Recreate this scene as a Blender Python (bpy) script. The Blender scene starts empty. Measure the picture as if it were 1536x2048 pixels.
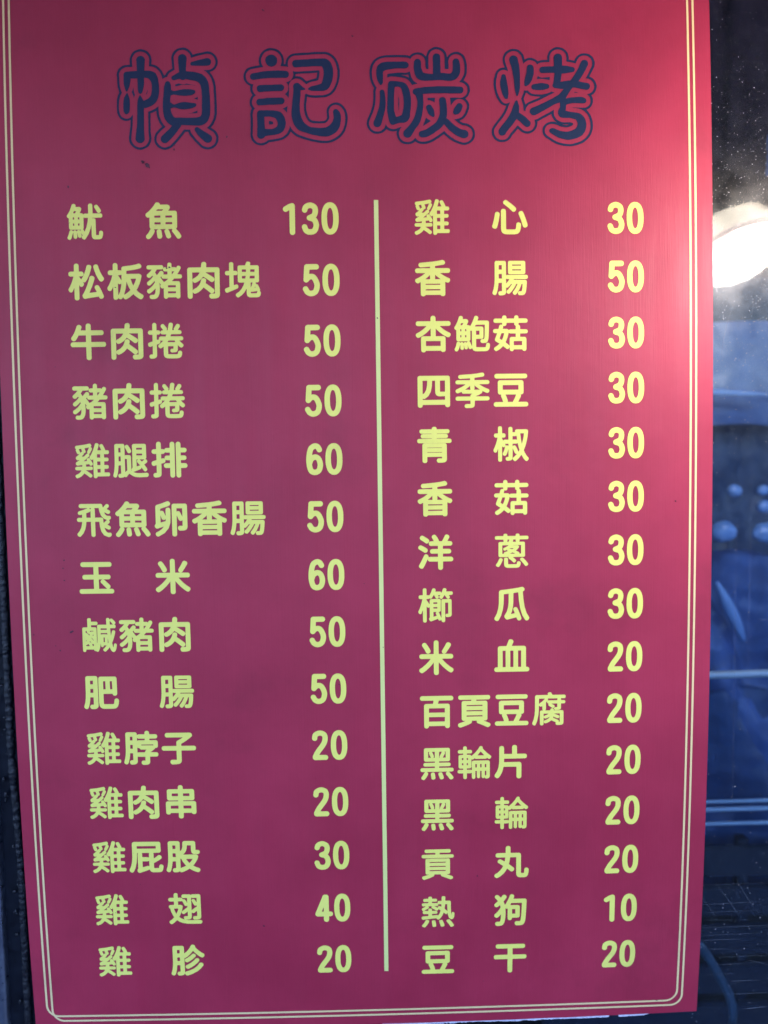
import bpy, bmesh, math, random
from mathutils import Vector, Matrix, noise
from mathutils.geometry import tessellate_polygon
R = math.radians
random.seed(11)
sc = bpy.context.scene
COL = sc.collection
S = 0.56                       # metres between the outer printed border lines
H0 = 1.45                      # height above ground of the board's origin

# ------------------------------------------------------------------ camera
cam = bpy.data.cameras.new('camera')
cam.sensor_fit = 'HORIZONTAL'; cam.sensor_width = 36.0
cam.lens = 1500.0/1536.0*36.0
cam.clip_start = 0.02; cam.clip_end = 5000
cam_o = bpy.data.objects.new('camera', cam); COL.objects.link(cam_o)
CAM_LOC = Vector((0.013364, -0.616359, 1.514245))
right = Vector((0.9998344, -0.0125397, -0.0131877))
up = Vector((0.0139534, 0.0630728, 0.9979114))
back = Vector((-0.0116818, -0.99793, 0.0632373))
m = Matrix((right, up, back)).transposed().to_4x4(); m.translation = CAM_LOC
cam_o.matrix_world = m
cam.dof.use_dof = True; cam.dof.focus_distance = 0.622; cam.dof.aperture_fstop = 3.1
sc.camera = cam_o

# ------------------------------------------------------------------ sky, sun, exposure
w = bpy.data.worlds.new('World'); sc.world = w; w.use_nodes = True
nt = w.node_tree; nt.nodes.clear()
wo = nt.nodes.new('ShaderNodeOutputWorld'); bg = nt.nodes.new('ShaderNodeBackground')
sky = nt.nodes.new('ShaderNodeTexSky'); sky.sky_type = 'NISHITA'; sky.sun_disc = False
SUN_EL, SUN_ROT = R(35), R(8)
sky.sun_elevation = SUN_EL; sky.sun_rotation = SUN_ROT
sky.air_density = 1.2; sky.dust_density = 0.3; sky.ozone_density = 6.0
bg.inputs['Strength'].default_value = 0.15
tint = nt.nodes.new('ShaderNodeMix'); tint.data_type = 'RGBA'; tint.blend_type = 'MULTIPLY'; tint.inputs['Factor'].default_value = 1
tint.inputs['B'].default_value = (1.10, .97, 1.04, 1)      # the cold light of a clouded late afternoon
nt.links.new(sky.outputs[0], tint.inputs['A']); nt.links.new(tint.outputs['Result'], bg.inputs[0]); nt.links.new(bg.outputs[0], wo.inputs[0])
sun = bpy.data.lights.new('sun', 'SUN'); sun.energy = 0.5; sun.angle = R(15); sun.color = (1, .93, .84)
sun_o = bpy.data.objects.new('sun', sun); COL.objects.link(sun_o)
sd = Vector((math.sin(SUN_ROT)*math.cos(SUN_EL), math.cos(SUN_ROT)*math.cos(SUN_EL), math.sin(SUN_EL)))
sun_o.rotation_euler = sd.to_track_quat('Z', 'Y').to_euler()
sc.view_settings.view_transform = 'Standard'; sc.view_settings.look = 'None'
sc.view_settings.exposure = 2.62; sc.view_settings.gamma = 1.0
sc.cycles.max_bounces = 8; sc.cycles.transparent_max_bounces = 12
sc.cycles.sample_clamp_indirect = 4.0


GLYPHS = {
'魷':[[782,1059,749,1063,730,1059,712,1047,700,1028,697,1013,695,799,598,798,579,791,563,775,550,795,532,806,517,810,468,811,505,885,515,912,513,937,497,958,474,973,458,978,358,977,363,1005,361,1024,350,1042,330,1055,307,1059,288,1057,272,1050,258,1036,205,892,163,815,125,760,120,745,121,722,128,706,152,685,170,675,170,427,173,411,191,386,214,376,482,375,487,372,478,357,474,335,467,349,455,362,439,369,423,370,408,366,392,356,383,341,377,324,371,338,361,349,338,361,319,362,303,357,290,345,280,327,267,349,249,363,222,368,198,360,180,338,155,252,123,175,124,144,133,129,144,118,167,109,183,107,202,113,218,127,237,167,276,296,280,300,288,175,295,155,307,143,326,134,350,134,369,144,385,163,389,186,381,303,407,194,414,178,427,166,443,159,462,158,478,163,499,182,506,206,486,305,506,252,532,229,507,186,506,167,513,147,527,132,559,113,579,110,599,116,615,132,692,252,751,400,773,488,776,473,776,237,779,190,784,171,801,140,827,121,846,115,885,111,978,111,1025,122,1038,132,1059,155,1079,217,1085,287,1077,314,1066,326,1052,334,1036,339,1017,339,1002,334,987,322,977,299,972,233,968,225,893,225,891,632,881,655,862,670,839,675,803,671,808,683,1025,683,1040,686,1056,694,1071,714,1075,733,1072,764,1056,788,1033,798,815,799,813,1020,803,1044],[929,1028,901,1028,872,1013,859,989,859,962,941,826,963,811,990,810,1017,822,1033,837,1041,857,1041,877,1025,907,956,1009,943,1022],[373,870,343,811,288,811,315,869],[455,703,455,647,416,648,417,702],[311,703,314,698,314,648,280,647,279,702],[567,702,583,689,598,684,683,683,686,679,672,574,638,438,590,323,586,323,565,369,548,384,560,403,565,423],[455,540,455,484,416,485,416,539],[311,541,314,535,314,485,280,484,279,539]],
'魚':[[469,1067,435,1069,404,1053,359,985,296,908,218,831,150,780,135,757,131,737,135,718,146,698,164,679,179,669,195,665,214,665,233,671,236,667,236,415,245,388,265,365,246,345,227,306,195,256,138,190,131,159,134,144,140,128,152,115,171,103,191,96,206,95,235,105,272,140,317,198,351,256,367,291,370,306,368,326,361,341,347,357,668,358,672,357,652,345,638,330,631,314,629,295,680,147,695,124,718,111,742,108,769,114,787,124,801,140,809,159,809,182,786,248,751,330,738,347,721,357,846,358,834,322,834,306,839,290,906,202,959,121,978,105,1002,98,1024,101,1052,114,1071,132,1079,147,1082,171,1077,190,1023,272,943,365,968,388,977,415,977,780,975,795,968,811,947,832,924,840,745,841,784,904,793,927,788,958,769,983,742,1000,718,1006,528,1006,519,1032,508,1047,489,1061],[606,883,609,881,579,842,418,842,455,883],[839,717,842,710,842,663,839,661,668,661,665,663,665,714,668,717],[528,717,532,714,532,683,532,663,528,661,373,661,369,663,369,714,373,717],[839,540,842,535,842,489,839,483,665,485,665,535,668,540],[528,540,532,539,532,504,532,485,528,483,369,485,369,539],[514,353,497,357,470,355,451,347,430,326,422,299,440,144,449,128,460,116,474,109,493,104,524,108,548,119,565,140,572,163,565,233,552,310,537,338]],
'松':[[362,1067,326,1070,307,1066,289,1055,274,1036,269,1013,268,859,171,858,152,854,138,846,126,834,119,819,116,803,120,764,129,749,144,736,167,728,249,728,252,725,233,660,197,559,155,469,112,400,108,380,110,361,127,330,144,314,167,305,195,308,210,317,222,330,268,421,270,140,276,121,288,107,303,96,323,91,354,92,373,98,392,116,401,136,402,493,404,495,419,469,431,458,447,450,462,448,478,450,493,458,523,489,531,508,532,528,528,543,508,574,540,566,555,568,571,576,585,590,626,652,677,757,718,869,743,966,741,985,734,1001,722,1015,707,1025,672,1032,656,1032,637,1027,618,1013,608,993,586,908,549,807,507,722,469,667,462,647,458,648,403,725,408,728,478,729,501,737,517,753,525,768,528,784,527,811,512,838,489,854,474,858,404,858,402,861,401,1024,386,1051],[884,1040,862,1043,827,1034,808,1020,796,1001,792,985,793,970,820,877,864,760,913,663,951,605,963,592,978,583,998,579,1017,582,1036,592,1067,625,1076,648,1075,671,1028,745,985,826,947,919,918,1013,905,1028],[757,737,734,741,714,735,699,725,686,706,653,597,611,481,572,388,526,295,486,237,484,206,496,167,505,151,518,140,536,132,555,130,629,143,920,183,936,151,955,132,978,123,1005,126,1034,140,1050,155,1060,182,1058,206,1007,326,965,411,932,469,908,488,881,494,850,484,828,466,817,442,816,427,819,411,869,310,866,307,676,285,673,287,746,450,789,563,820,660,820,687,809,710,792,724]],
'板':[[356,1067,326,1070,303,1065,284,1053,272,1036,267,1016,267,881,264,877,183,877,167,873,140,853,132,838,128,822,132,784,141,768,154,757,179,748,251,745,223,652,221,632,211,617,196,578,153,485,114,423,108,403,109,384,126,349,143,334,167,326,195,330,210,339,222,352,265,438,267,147,269,132,277,116,288,104,303,95,323,91,346,92,377,105,389,118,396,137,409,124,435,107,451,102,470,103,486,109,501,122,524,162,528,161,535,144,551,120,563,109,586,100,610,101,660,125,718,163,808,237,832,209,881,165,943,122,982,102,998,97,1021,99,1040,109,1067,140,1077,159,1079,182,1071,203,1056,220,1021,237,969,272,924,311,894,345,933,407,980,508,1014,609,1035,702,1036,722,1029,741,1005,764,967,776,631,776,632,857,835,881,943,903,1002,921,1025,935,1037,954,1040,982,1031,1005,1002,1037,986,1045,967,1047,881,1022,769,1001,540,976,517,962,502,939,498,923,497,861,470,876,400,877,397,881,396,1024,390,1040,381,1051],[497,761,496,617,493,610,404,745,466,748,483,753],[885,646,877,609,852,543,811,464,773,543,739,644],[629,571,661,481,694,407,727,349,693,314,641,272,586,237,559,224,557,225,604,388],[400,527,420,511,439,504,462,506,486,519,488,516,479,435,445,303,400,214,397,225,397,520]],
'豬':[[765,1059,749,1063,726,1061,711,1055,695,1040,686,1016,683,939,610,938,590,930,575,914,577,947,571,966,555,986,532,996,175,997,148,988,131,970,124,951,124,923,133,905,148,890,175,882,264,881,214,822,136,753,125,725,127,710,133,695,160,667,187,660,218,668,276,720,280,719,293,694,264,658,222,615,142,551,129,524,129,508,134,493,148,473,163,462,179,457,198,457,214,464,241,484,284,522,334,575,343,539,303,483,249,426,187,376,144,349,134,338,126,322,124,306,126,291,143,264,167,248,195,247,210,253,245,277,296,318,358,378,352,299,341,252,326,225,315,215,299,210,226,208,208,198,196,182,190,163,193,136,202,119,219,105,245,98,299,96,338,100,365,109,389,121,423,155,459,233,474,345,468,485,462,528,500,477,488,462,482,442,485,423,493,407,510,388,528,377,548,375,575,382,575,147,583,125,598,109,621,99,652,100,676,115,691,136,905,136,920,117,932,108,951,103,971,102,994,110,1013,128,1019,144,1021,159,1021,508,1015,535,998,555,974,565,799,566,862,634,1029,635,1052,643,1067,658,1075,679,1075,702,1068,722,1056,735,1029,746,950,749,994,816,1039,896,1044,912,1043,931,1036,947,1021,963,1005,971,986,975,967,973,951,964,941,954,924,923,920,921,905,933,889,938,804,939,801,943,799,1024,785,1047],[571,909,566,888,567,869,575,852,586,839,614,828,684,826,683,747,571,746,568,749,578,764,582,780,580,795,574,811,563,825,545,838,517,844,497,840,482,830,408,741,399,733,352,807,404,881,532,883,552,890],[862,827,865,826,863,822,844,795,809,749,804,747,801,753,802,826],[520,699,524,675,531,660,541,648,555,639,575,634,702,632,629,568,606,560,586,544,492,671],[901,458,903,431,901,402,691,403,691,458],[901,296,903,272,901,244,691,244,691,295,695,296]],
'肉':[[629,1067,586,1064,571,1055,556,1040,547,1016,536,923,222,921,206,918,191,910,171,885,166,861,166,147,169,132,177,116,187,105,202,95,226,90,257,92,276,102,292,120,301,147,303,269,319,244,340,229,365,223,389,228,449,256,513,299,568,353,594,388,695,311,792,231,815,227,839,230,857,241,878,264,887,283,889,303,884,322,874,338,777,417,656,504,671,566,668,594,660,609,648,621,633,630,614,635,579,632,552,617,538,594,519,528,476,450,408,384,326,342,302,314,303,578,311,551,334,524,361,513,389,515,448,543,513,587,566,640,590,674,594,675,702,605,791,539,806,532,827,528,850,533,866,543,883,563,892,578,896,601,893,621,881,640,839,673,657,788,660,789,899,788,900,225,889,223,800,223,769,211,753,193,745,171,746,151,757,118,777,98,804,89,889,90,932,95,971,104,990,114,1007,128,1023,151,1032,182,1034,217,1034,861,1029,885,1009,910,994,918,978,921,676,923,684,1001,680,1028,672,1044,660,1055,645,1064],[497,788,486,761,445,706,385,658,323,625,310,609,303,586,301,788]],
'塊':[[767,1059,734,1062,718,1056,708,1047,696,1028,672,962,509,961,487,951,473,931,470,912,469,772,470,551,473,535,486,516,509,505,641,504,644,500,621,435,568,341,501,266,427,214,414,198,408,175,413,155,437,124,455,112,474,109,493,116,575,173,648,253,703,338,703,229,709,175,731,136,765,116,780,112,831,108,974,108,1013,113,1033,121,1053,136,1064,149,1077,178,1085,237,1075,257,1056,272,1055,275,1065,295,1066,310,1045,372,1011,442,990,458,959,459,957,481,946,500,951,504,998,504,1013,508,1032,524,1040,543,1041,912,1038,931,1021,953,998,962,798,962,814,1005,812,1028,804,1042,793,1051],[328,1047,311,1051,276,1048,257,1037,246,1020,243,1001,241,819,175,819,160,816,140,802,130,780,131,737,136,724,148,712,167,703,241,702,243,698,243,392,144,355,128,341,120,322,120,303,134,264,148,247,167,239,191,241,455,348,474,363,484,384,484,400,477,431,466,446,454,454,423,458,361,435,359,438,359,698,361,702,427,703,447,711,458,724,464,737,466,776,457,799,438,815,420,819,361,819,359,822,358,1009,349,1032],[924,854,924,787,807,788,810,854],[691,854,695,850,691,787,582,788,583,854],[924,682,924,613,788,613,796,679,800,682],[680,682,683,679,672,613,583,613,583,680],[866,504,868,500,859,485,837,419,815,371,814,500,819,504],[932,394,943,369,924,366,920,369],[982,274,994,264,986,252,974,218,839,217,819,218,815,221,815,260,842,254]],
'牛':[[639,1067,606,1070,583,1066,563,1055,549,1036,542,1013,540,887,405,888,430,966,429,985,421,1005,397,1028,365,1037,338,1036,315,1024,297,1001,271,923,231,830,184,749,149,702,140,679,142,648,160,622,198,601,229,601,249,609,264,623,303,679,346,754,540,754,540,575,175,574,156,568,138,555,128,539,122,516,124,489,133,468,148,452,171,442,540,441,543,140,551,120,565,105,583,95,602,91,633,92,652,100,672,120,680,140,681,438,683,441,1029,442,1048,448,1064,460,1075,477,1080,497,1079,528,1071,547,1056,563,1033,574,687,575,681,578,682,753,974,755,996,764,1015,784,1023,803,1024,830,1019,850,1009,865,990,880,971,886,683,887,681,892,679,1024,664,1051]],
'捲':[[754,1059,730,1061,711,1056,695,1045,685,1032,680,1016,658,888,652,863,648,860,624,861,635,888,632,916,559,1010,540,1023,520,1026,501,1023,480,1009,467,982,468,954,532,861,493,858,469,842,461,830,456,815,456,795,461,780,474,764,497,752,617,749,594,696,466,696,447,692,428,679,416,660,413,636,418,613,389,615,354,604,354,745,404,746,431,757,448,780,453,799,452,815,442,838,423,854,400,861,353,861,353,1013,349,1028,339,1044,319,1058,292,1062,267,1055,247,1036,239,1013,238,861,171,861,152,856,129,838,119,811,123,780,132,764,146,753,167,746,237,745,239,741,237,566,136,533,120,516,112,493,121,450,133,435,148,425,175,422,237,442,239,438,239,221,179,216,164,208,151,194,143,175,144,151,152,132,171,112,198,104,249,106,280,111,319,128,340,151,350,178,353,213,353,481,417,504,438,520,451,547,451,566,445,586,447,588,462,584,523,582,475,532,404,476,391,450,391,427,400,407,420,388,435,380,451,377,478,384,533,423,533,233,538,186,546,163,571,132,610,115,629,110,691,106,893,106,955,115,990,137,1003,151,1025,202,1032,264,1025,283,1013,296,1002,305,982,311,955,310,932,294,922,279,911,229,905,221,885,218,695,218,664,219,653,225,652,431,798,431,797,365,757,365,738,360,718,343,710,318,714,293,730,274,753,264,784,263,804,268,839,267,866,273,889,286,904,303,915,338,916,458,948,427,978,403,1005,393,1025,395,1044,405,1064,427,1071,446,1070,466,1061,485,1002,536,962,582,1029,585,1044,592,1059,605,1068,625,1069,648,1064,668,1048,685,1021,696,730,696,724,698,745,751,982,752,998,757,1013,769,1023,784,1027,803,1021,831,999,854,978,860,926,861,980,943,988,966,985,985,975,1005,959,1018,939,1025,908,1024,894,1016,883,1005,819,908,816,885,823,861,775,861,799,1009,796,1024,784,1043,769,1054],[827,584,852,543,850,540,648,540,642,543,668,583]],
'雞':[[743,1051,726,1054,711,1051,698,1044,689,1032,661,939,623,838,579,749,536,685,530,667,532,652,537,640,575,603,590,599,606,600,630,617,630,140,641,116,652,107,668,102,699,103,718,110,731,124,738,149,1044,150,1056,154,1067,163,1079,190,1076,229,1067,242,1054,252,1036,256,932,256,929,260,930,353,1005,354,1021,357,1042,372,1050,400,1047,431,1039,442,1025,453,1009,458,932,458,929,462,930,555,1021,559,1042,574,1050,601,1049,625,1045,636,1036,647,1025,654,1009,659,930,660,929,749,932,752,1029,752,1044,757,1058,768,1066,784,1068,815,1065,830,1052,848,1036,856,967,858,963,888,913,989,895,1016,883,1024,870,1028,854,1027,827,1016,814,1005,807,985,811,962,840,904,858,859,753,858,750,861,785,970,793,1009,788,1024,777,1038,765,1046],[544,1044,369,1010,179,989,160,979,147,962,143,947,148,923,156,910,172,896,162,877,163,857,194,780,206,767,226,760,241,762,265,772,218,725,171,691,160,675,157,656,163,628,179,605,202,595,249,600,255,597,162,539,150,512,156,481,168,462,195,450,326,466,328,462,323,421,171,420,148,411,135,396,130,380,133,353,142,338,156,329,175,324,298,322,287,295,253,254,202,220,156,202,136,184,131,167,134,147,152,120,167,109,183,106,202,110,253,130,300,159,350,204,373,237,455,180,524,124,548,121,563,126,583,144,593,159,596,182,583,205,509,264,421,322,575,324,594,331,608,345,615,365,613,388,605,403,586,417,571,420,435,420,429,423,432,454,426,473,431,477,517,486,535,454,546,446,559,443,579,445,604,458,617,477,618,497,607,524,586,562,538,636,517,650,501,653,474,645,458,628,453,601,463,574,367,566,481,660,526,702,532,718,531,737,524,751,510,764,536,773,549,784,605,888,608,908,602,926,590,938,568,951,582,962,589,974,592,989,589,1005,571,1033,559,1041],[528,939,471,822,471,799,488,776,466,772,455,767,381,697,323,696,322,698,376,757,385,782,416,793,431,815,432,842,403,916],[319,905,317,881,336,830,307,820,280,790,282,807,279,822,247,896,253,899],[819,752,823,749,823,660,737,660,738,752],[819,556,823,555,823,462,819,458,738,458,736,555],[819,354,823,353,823,349,821,256,738,256,737,353]],
'腿':[[405,1024,206,1025,183,1015,168,993,165,974,164,528,157,400,140,272,114,175,115,155,122,140,140,122,167,112,195,118,213,136,233,194,250,279,268,442,330,443,331,217,295,216,276,210,259,194,251,175,251,159,259,132,268,118,284,107,319,103,373,109,400,119,420,133,443,121,470,123,489,135,527,186,546,206,555,210,563,208,622,167,668,141,718,124,769,116,839,112,1005,117,1036,118,1060,128,1078,151,1083,186,1080,202,1072,213,1048,231,1033,233,889,226,784,227,734,234,695,246,668,260,691,265,862,330,883,349,893,377,948,295,971,275,990,271,1009,275,1032,291,1043,306,1047,330,1041,353,970,454,971,458,1040,510,1049,524,1054,543,1050,566,1036,586,1018,597,996,601,1002,603,1020,621,1029,648,1029,966,1026,985,1020,997,1002,1013,982,1019,699,1019,672,1012,653,993,647,970,647,403,644,380,622,345,616,330,616,314,625,289,614,297,612,303,612,667,610,683,594,707,583,714,567,718,474,719,458,715,443,705,442,978,431,1007,420,1018],[514,997,489,995,462,979,450,954,450,931,522,788,544,772,559,769,575,770,602,783,614,795,622,815,621,838,590,904,548,974,532,989],[330,916,332,795,326,792,276,792,273,795,273,912,276,916],[916,912,916,863,765,862,759,865,761,912],[916,755,916,706,761,706,759,710,761,756],[330,684,332,555,326,552,272,553,274,683],[443,623,462,613,499,609,499,547,499,303,443,259],[982,598,974,595,905,537,859,586,843,597],[800,598,803,597,782,582,773,566,771,551,774,532,783,516,853,431,827,429,761,408,759,594,761,598]],
'排':[[341,1067,315,1070,292,1066,272,1054,259,1036,252,1013,251,869,183,868,164,863,140,846,126,819,125,795,129,779,137,764,153,749,179,739,249,738,252,733,252,574,249,570,152,543,129,524,118,497,118,481,125,450,136,433,152,421,167,416,183,415,249,433,252,431,252,229,249,226,202,224,175,208,164,194,159,178,158,163,163,140,171,124,183,112,202,102,222,98,272,101,311,107,342,120,364,140,374,155,380,175,384,209,385,472,458,495,480,508,490,520,497,536,500,555,497,577,528,565,619,563,620,485,509,483,478,473,462,459,452,438,450,411,457,388,474,367,501,355,619,353,620,151,623,132,637,110,656,96,680,91,711,94,730,105,741,116,750,132,753,147,753,1001,749,1024,734,1047,711,1060,672,1062,648,1054,630,1036,621,1013,619,900,514,896,490,881,470,853,443,867,384,869,383,1020,369,1047,356,1059],[879,1059,842,1063,815,1054,796,1035,785,1005,785,147,790,128,804,109,823,95,842,90,866,91,889,100,905,114,915,136,917,349,1033,351,1052,355,1067,363,1080,376,1089,392,1092,407,1091,431,1085,446,1071,464,1056,475,1033,480,918,481,918,563,1013,564,1033,569,1052,582,1062,594,1069,609,1071,628,1068,648,1061,663,1048,678,1033,687,1013,691,920,691,917,694,917,768,920,771,1025,771,1044,776,1060,786,1073,803,1079,820,1080,842,1077,857,1067,875,1056,886,1040,895,1021,899,918,900,917,1001,914,1020,901,1044],[493,785,509,776,524,772,617,771,620,768,620,694,617,691,532,691,513,687,493,676,481,660,475,640,474,609,458,618,439,621,385,608,384,737,435,738,455,743,474,757]],
'飛':[[802,1009,784,1012,237,1012,214,1006,195,989,185,966,186,939,198,916,218,902,237,898,426,896,381,875,315,851,191,814,171,802,157,780,155,760,158,745,168,729,183,717,214,711,270,722,270,640,268,636,164,634,139,617,126,594,125,574,130,555,140,539,152,530,175,522,266,520,259,454,235,361,190,272,136,211,127,194,125,175,130,155,140,140,156,125,171,117,187,115,202,116,218,123,294,209,348,322,374,427,384,520,389,522,507,520,507,155,515,132,532,115,555,107,586,109,610,124,623,147,625,520,629,522,736,520,750,384,783,256,790,241,854,150,874,138,978,97,1021,102,1055,128,1066,147,1070,167,1067,182,1057,202,1044,213,1029,220,1009,220,990,213,947,228,910,268,884,322,876,353,881,354,971,306,990,301,1009,303,1029,314,1043,330,1049,345,1048,372,1033,396,957,438,1009,483,1019,497,1024,512,1024,532,1017,547,1005,563,1036,581,1052,597,1061,621,1058,648,1045,667,1026,679,1005,682,986,677,943,689,908,719,876,776,881,777,978,731,1005,734,1031,753,1040,770,1044,788,1041,803,1033,819,1017,832,949,865,1006,919,1014,939,1012,966,1001,985,982,998,963,1004,943,1002,920,987,874,938,862,918,846,911,843,916,834,978,820,997],[730,897,750,791,792,683,862,604,943,570,882,512,870,496,858,490,854,489,847,594,838,613,823,628,796,636,625,636,625,861,619,881,607,896],[520,898,524,896,513,881,505,856,493,874,478,889,464,896],[505,820,505,636,389,636,388,757,478,789,493,801]],
'卵':[[541,1055,524,1059,505,1057,365,1005,220,962,197,947,183,923,180,904,180,462,177,442,158,415,151,400,149,380,152,365,167,338,178,326,198,315,218,312,235,314,400,369,346,303,272,249,198,213,179,195,170,171,173,140,191,112,214,97,237,94,261,99,420,189,524,310,536,334,575,450,579,469,589,605,589,819,584,846,575,860,563,870,548,879,532,882,509,881,493,877,478,867,466,854,457,826,457,663,455,655,420,741,406,768,393,784,375,795,354,799,334,796,315,786,314,854,517,918,567,941,586,970,589,1001,583,1017,567,1039],[995,989,680,989,664,986,648,978,637,966,628,951,625,931,625,147,630,128,639,113,652,101,668,93,699,90,726,98,747,116,757,144,758,656,761,664,808,551,823,530,842,519,866,515,889,521,913,535,913,384,835,383,815,377,800,365,787,345,782,322,788,291,800,271,819,255,842,248,920,251,959,256,990,265,1009,276,1025,291,1038,314,1045,341,1047,372,1047,931,1041,954,1031,970,1017,982],[912,860,912,631,868,725,841,768,827,779,808,785,784,784,761,774,758,780,758,857,761,861],[315,676,348,582,365,559,389,547,412,546,435,553,455,570,455,547,451,514,315,479]],
'香':[[881,1059,858,1059,742,1036,586,1015,261,987,245,979,233,969,223,951,219,935,220,919,228,896,240,881,253,871,268,865,284,864,528,881,530,842,179,840,152,830,134,811,127,788,129,753,143,729,164,716,187,712,401,710,303,636,218,588,148,557,133,539,126,520,127,500,135,481,156,454,175,442,191,438,210,440,272,468,275,466,275,144,284,116,303,99,330,90,365,92,389,104,408,126,804,126,808,125,819,109,835,98,850,93,881,92,912,100,932,120,940,151,940,469,943,473,998,450,1013,450,1029,455,1048,468,1067,493,1073,512,1073,535,1065,555,1049,570,986,597,897,645,804,710,1017,712,1036,716,1057,729,1070,749,1074,772,1070,803,1061,819,1048,830,1021,840,668,842,668,892,672,896,877,929,905,937,924,951,933,962,939,978,940,993,936,1009,928,1024,908,1044],[672,661,703,631,814,547,664,546,668,570,668,660],[528,659,530,566,534,547,401,547,499,628],[800,425,803,419,803,400,800,396,416,396,409,400,409,423,412,425],[800,280,803,275,803,248,800,246,412,246,409,248,409,275,412,280]],
'腸':[[979,1024,590,1026,575,1023,559,1015,546,997,542,978,542,714,545,698,553,683,571,670,594,665,963,665,982,668,998,677,1009,691,1015,710,1015,982,1011,997,1004,1009],[452,1024,226,1026,210,1022,198,1015,184,993,180,974,178,528,169,400,148,275,115,175,115,159,120,144,136,126,171,110,195,112,214,124,225,140,242,186,263,272,277,365,284,435,373,436,375,217,369,215,315,213,295,205,282,190,275,171,275,151,284,124,303,105,326,98,392,101,435,111,463,128,480,151,488,178,491,306,520,304,544,315,582,353,623,403,629,406,647,403,629,372,586,312,540,259,511,233,502,217,498,202,501,182,509,167,524,153,540,144,559,141,579,147,594,159,629,194,684,264,734,341,765,403,769,406,796,406,799,403,782,365,744,291,702,229,675,198,667,178,667,163,674,144,699,120,726,111,753,120,798,171,845,248,885,334,910,403,932,406,937,403,931,330,923,264,912,221,905,208,850,208,827,199,810,178,806,151,811,132,819,120,832,109,846,102,928,102,971,113,999,136,1017,167,1034,233,1046,330,1056,458,1055,473,1046,493,1029,508,1009,514,694,516,703,535,707,536,1033,536,1048,538,1070,551,1082,570,1085,601,1078,625,1060,642,1033,649,524,649,509,646,493,638,490,644,490,978,486,993,477,1009,466,1018],[897,924,897,896,660,896,657,900,657,919,660,924],[373,912,375,795,369,792,295,792,292,795,294,912],[897,796,897,767,660,767,657,772,657,791,660,796],[373,677,375,555,369,552,292,553,292,675],[497,544,520,536,576,535,566,516,532,467,493,421,490,427,490,543,493,547]],
'玉':[[975,1005,229,1005,206,1000,187,986,172,958,172,919,186,892,210,876,233,871,524,869,524,660,520,657,264,656,241,647,226,632,216,613,214,586,217,566,227,547,245,532,264,525,522,524,524,268,520,263,167,261,152,254,140,244,129,229,123,213,124,175,140,148,160,135,183,130,1017,130,1040,135,1064,151,1074,167,1079,186,1078,213,1068,237,1048,254,1029,262,939,264,967,286,979,306,982,333,974,357,947,388,850,481,815,513,795,524,936,524,960,532,978,547,991,574,990,609,980,632,959,650,936,657,668,657,664,660,664,869,967,871,994,876,1012,888,1025,907,1029,923,1029,951,1024,970,1013,986,994,1000],[757,524,728,504,715,485,710,458,717,435,866,279,885,264,664,264,664,524]],
'米':[[621,1067,586,1069,567,1064,544,1047,531,1024,528,686,187,685,156,675,135,652,128,628,131,590,147,566,167,554,191,550,435,550,439,547,400,493,313,400,218,318,148,273,133,257,123,229,127,202,139,182,167,155,195,148,222,153,309,213,412,308,501,409,528,446,530,144,541,116,567,95,590,90,625,93,650,109,665,132,668,151,668,442,672,449,697,415,792,311,893,221,971,167,998,157,1025,160,1044,171,1072,206,1078,221,1078,241,1074,256,1062,275,982,328,889,405,800,497,761,547,765,550,1009,550,1033,555,1052,566,1067,590,1071,628,1064,652,1056,664,1042,675,1013,685,668,687,667,1016,663,1032,652,1049,639,1059],[932,1013,905,1008,881,989,819,874,757,776,753,753,759,725,773,706,796,692,819,687,839,689,866,706,937,807,1006,919,1010,951,1006,966,996,982,974,998],[295,1001,261,1003,226,987,206,958,203,943,205,923,212,908,273,815,320,722,334,708,350,699,365,696,385,698,416,712,436,729,446,753,445,780,428,819,397,873,354,939,319,985]],
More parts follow.
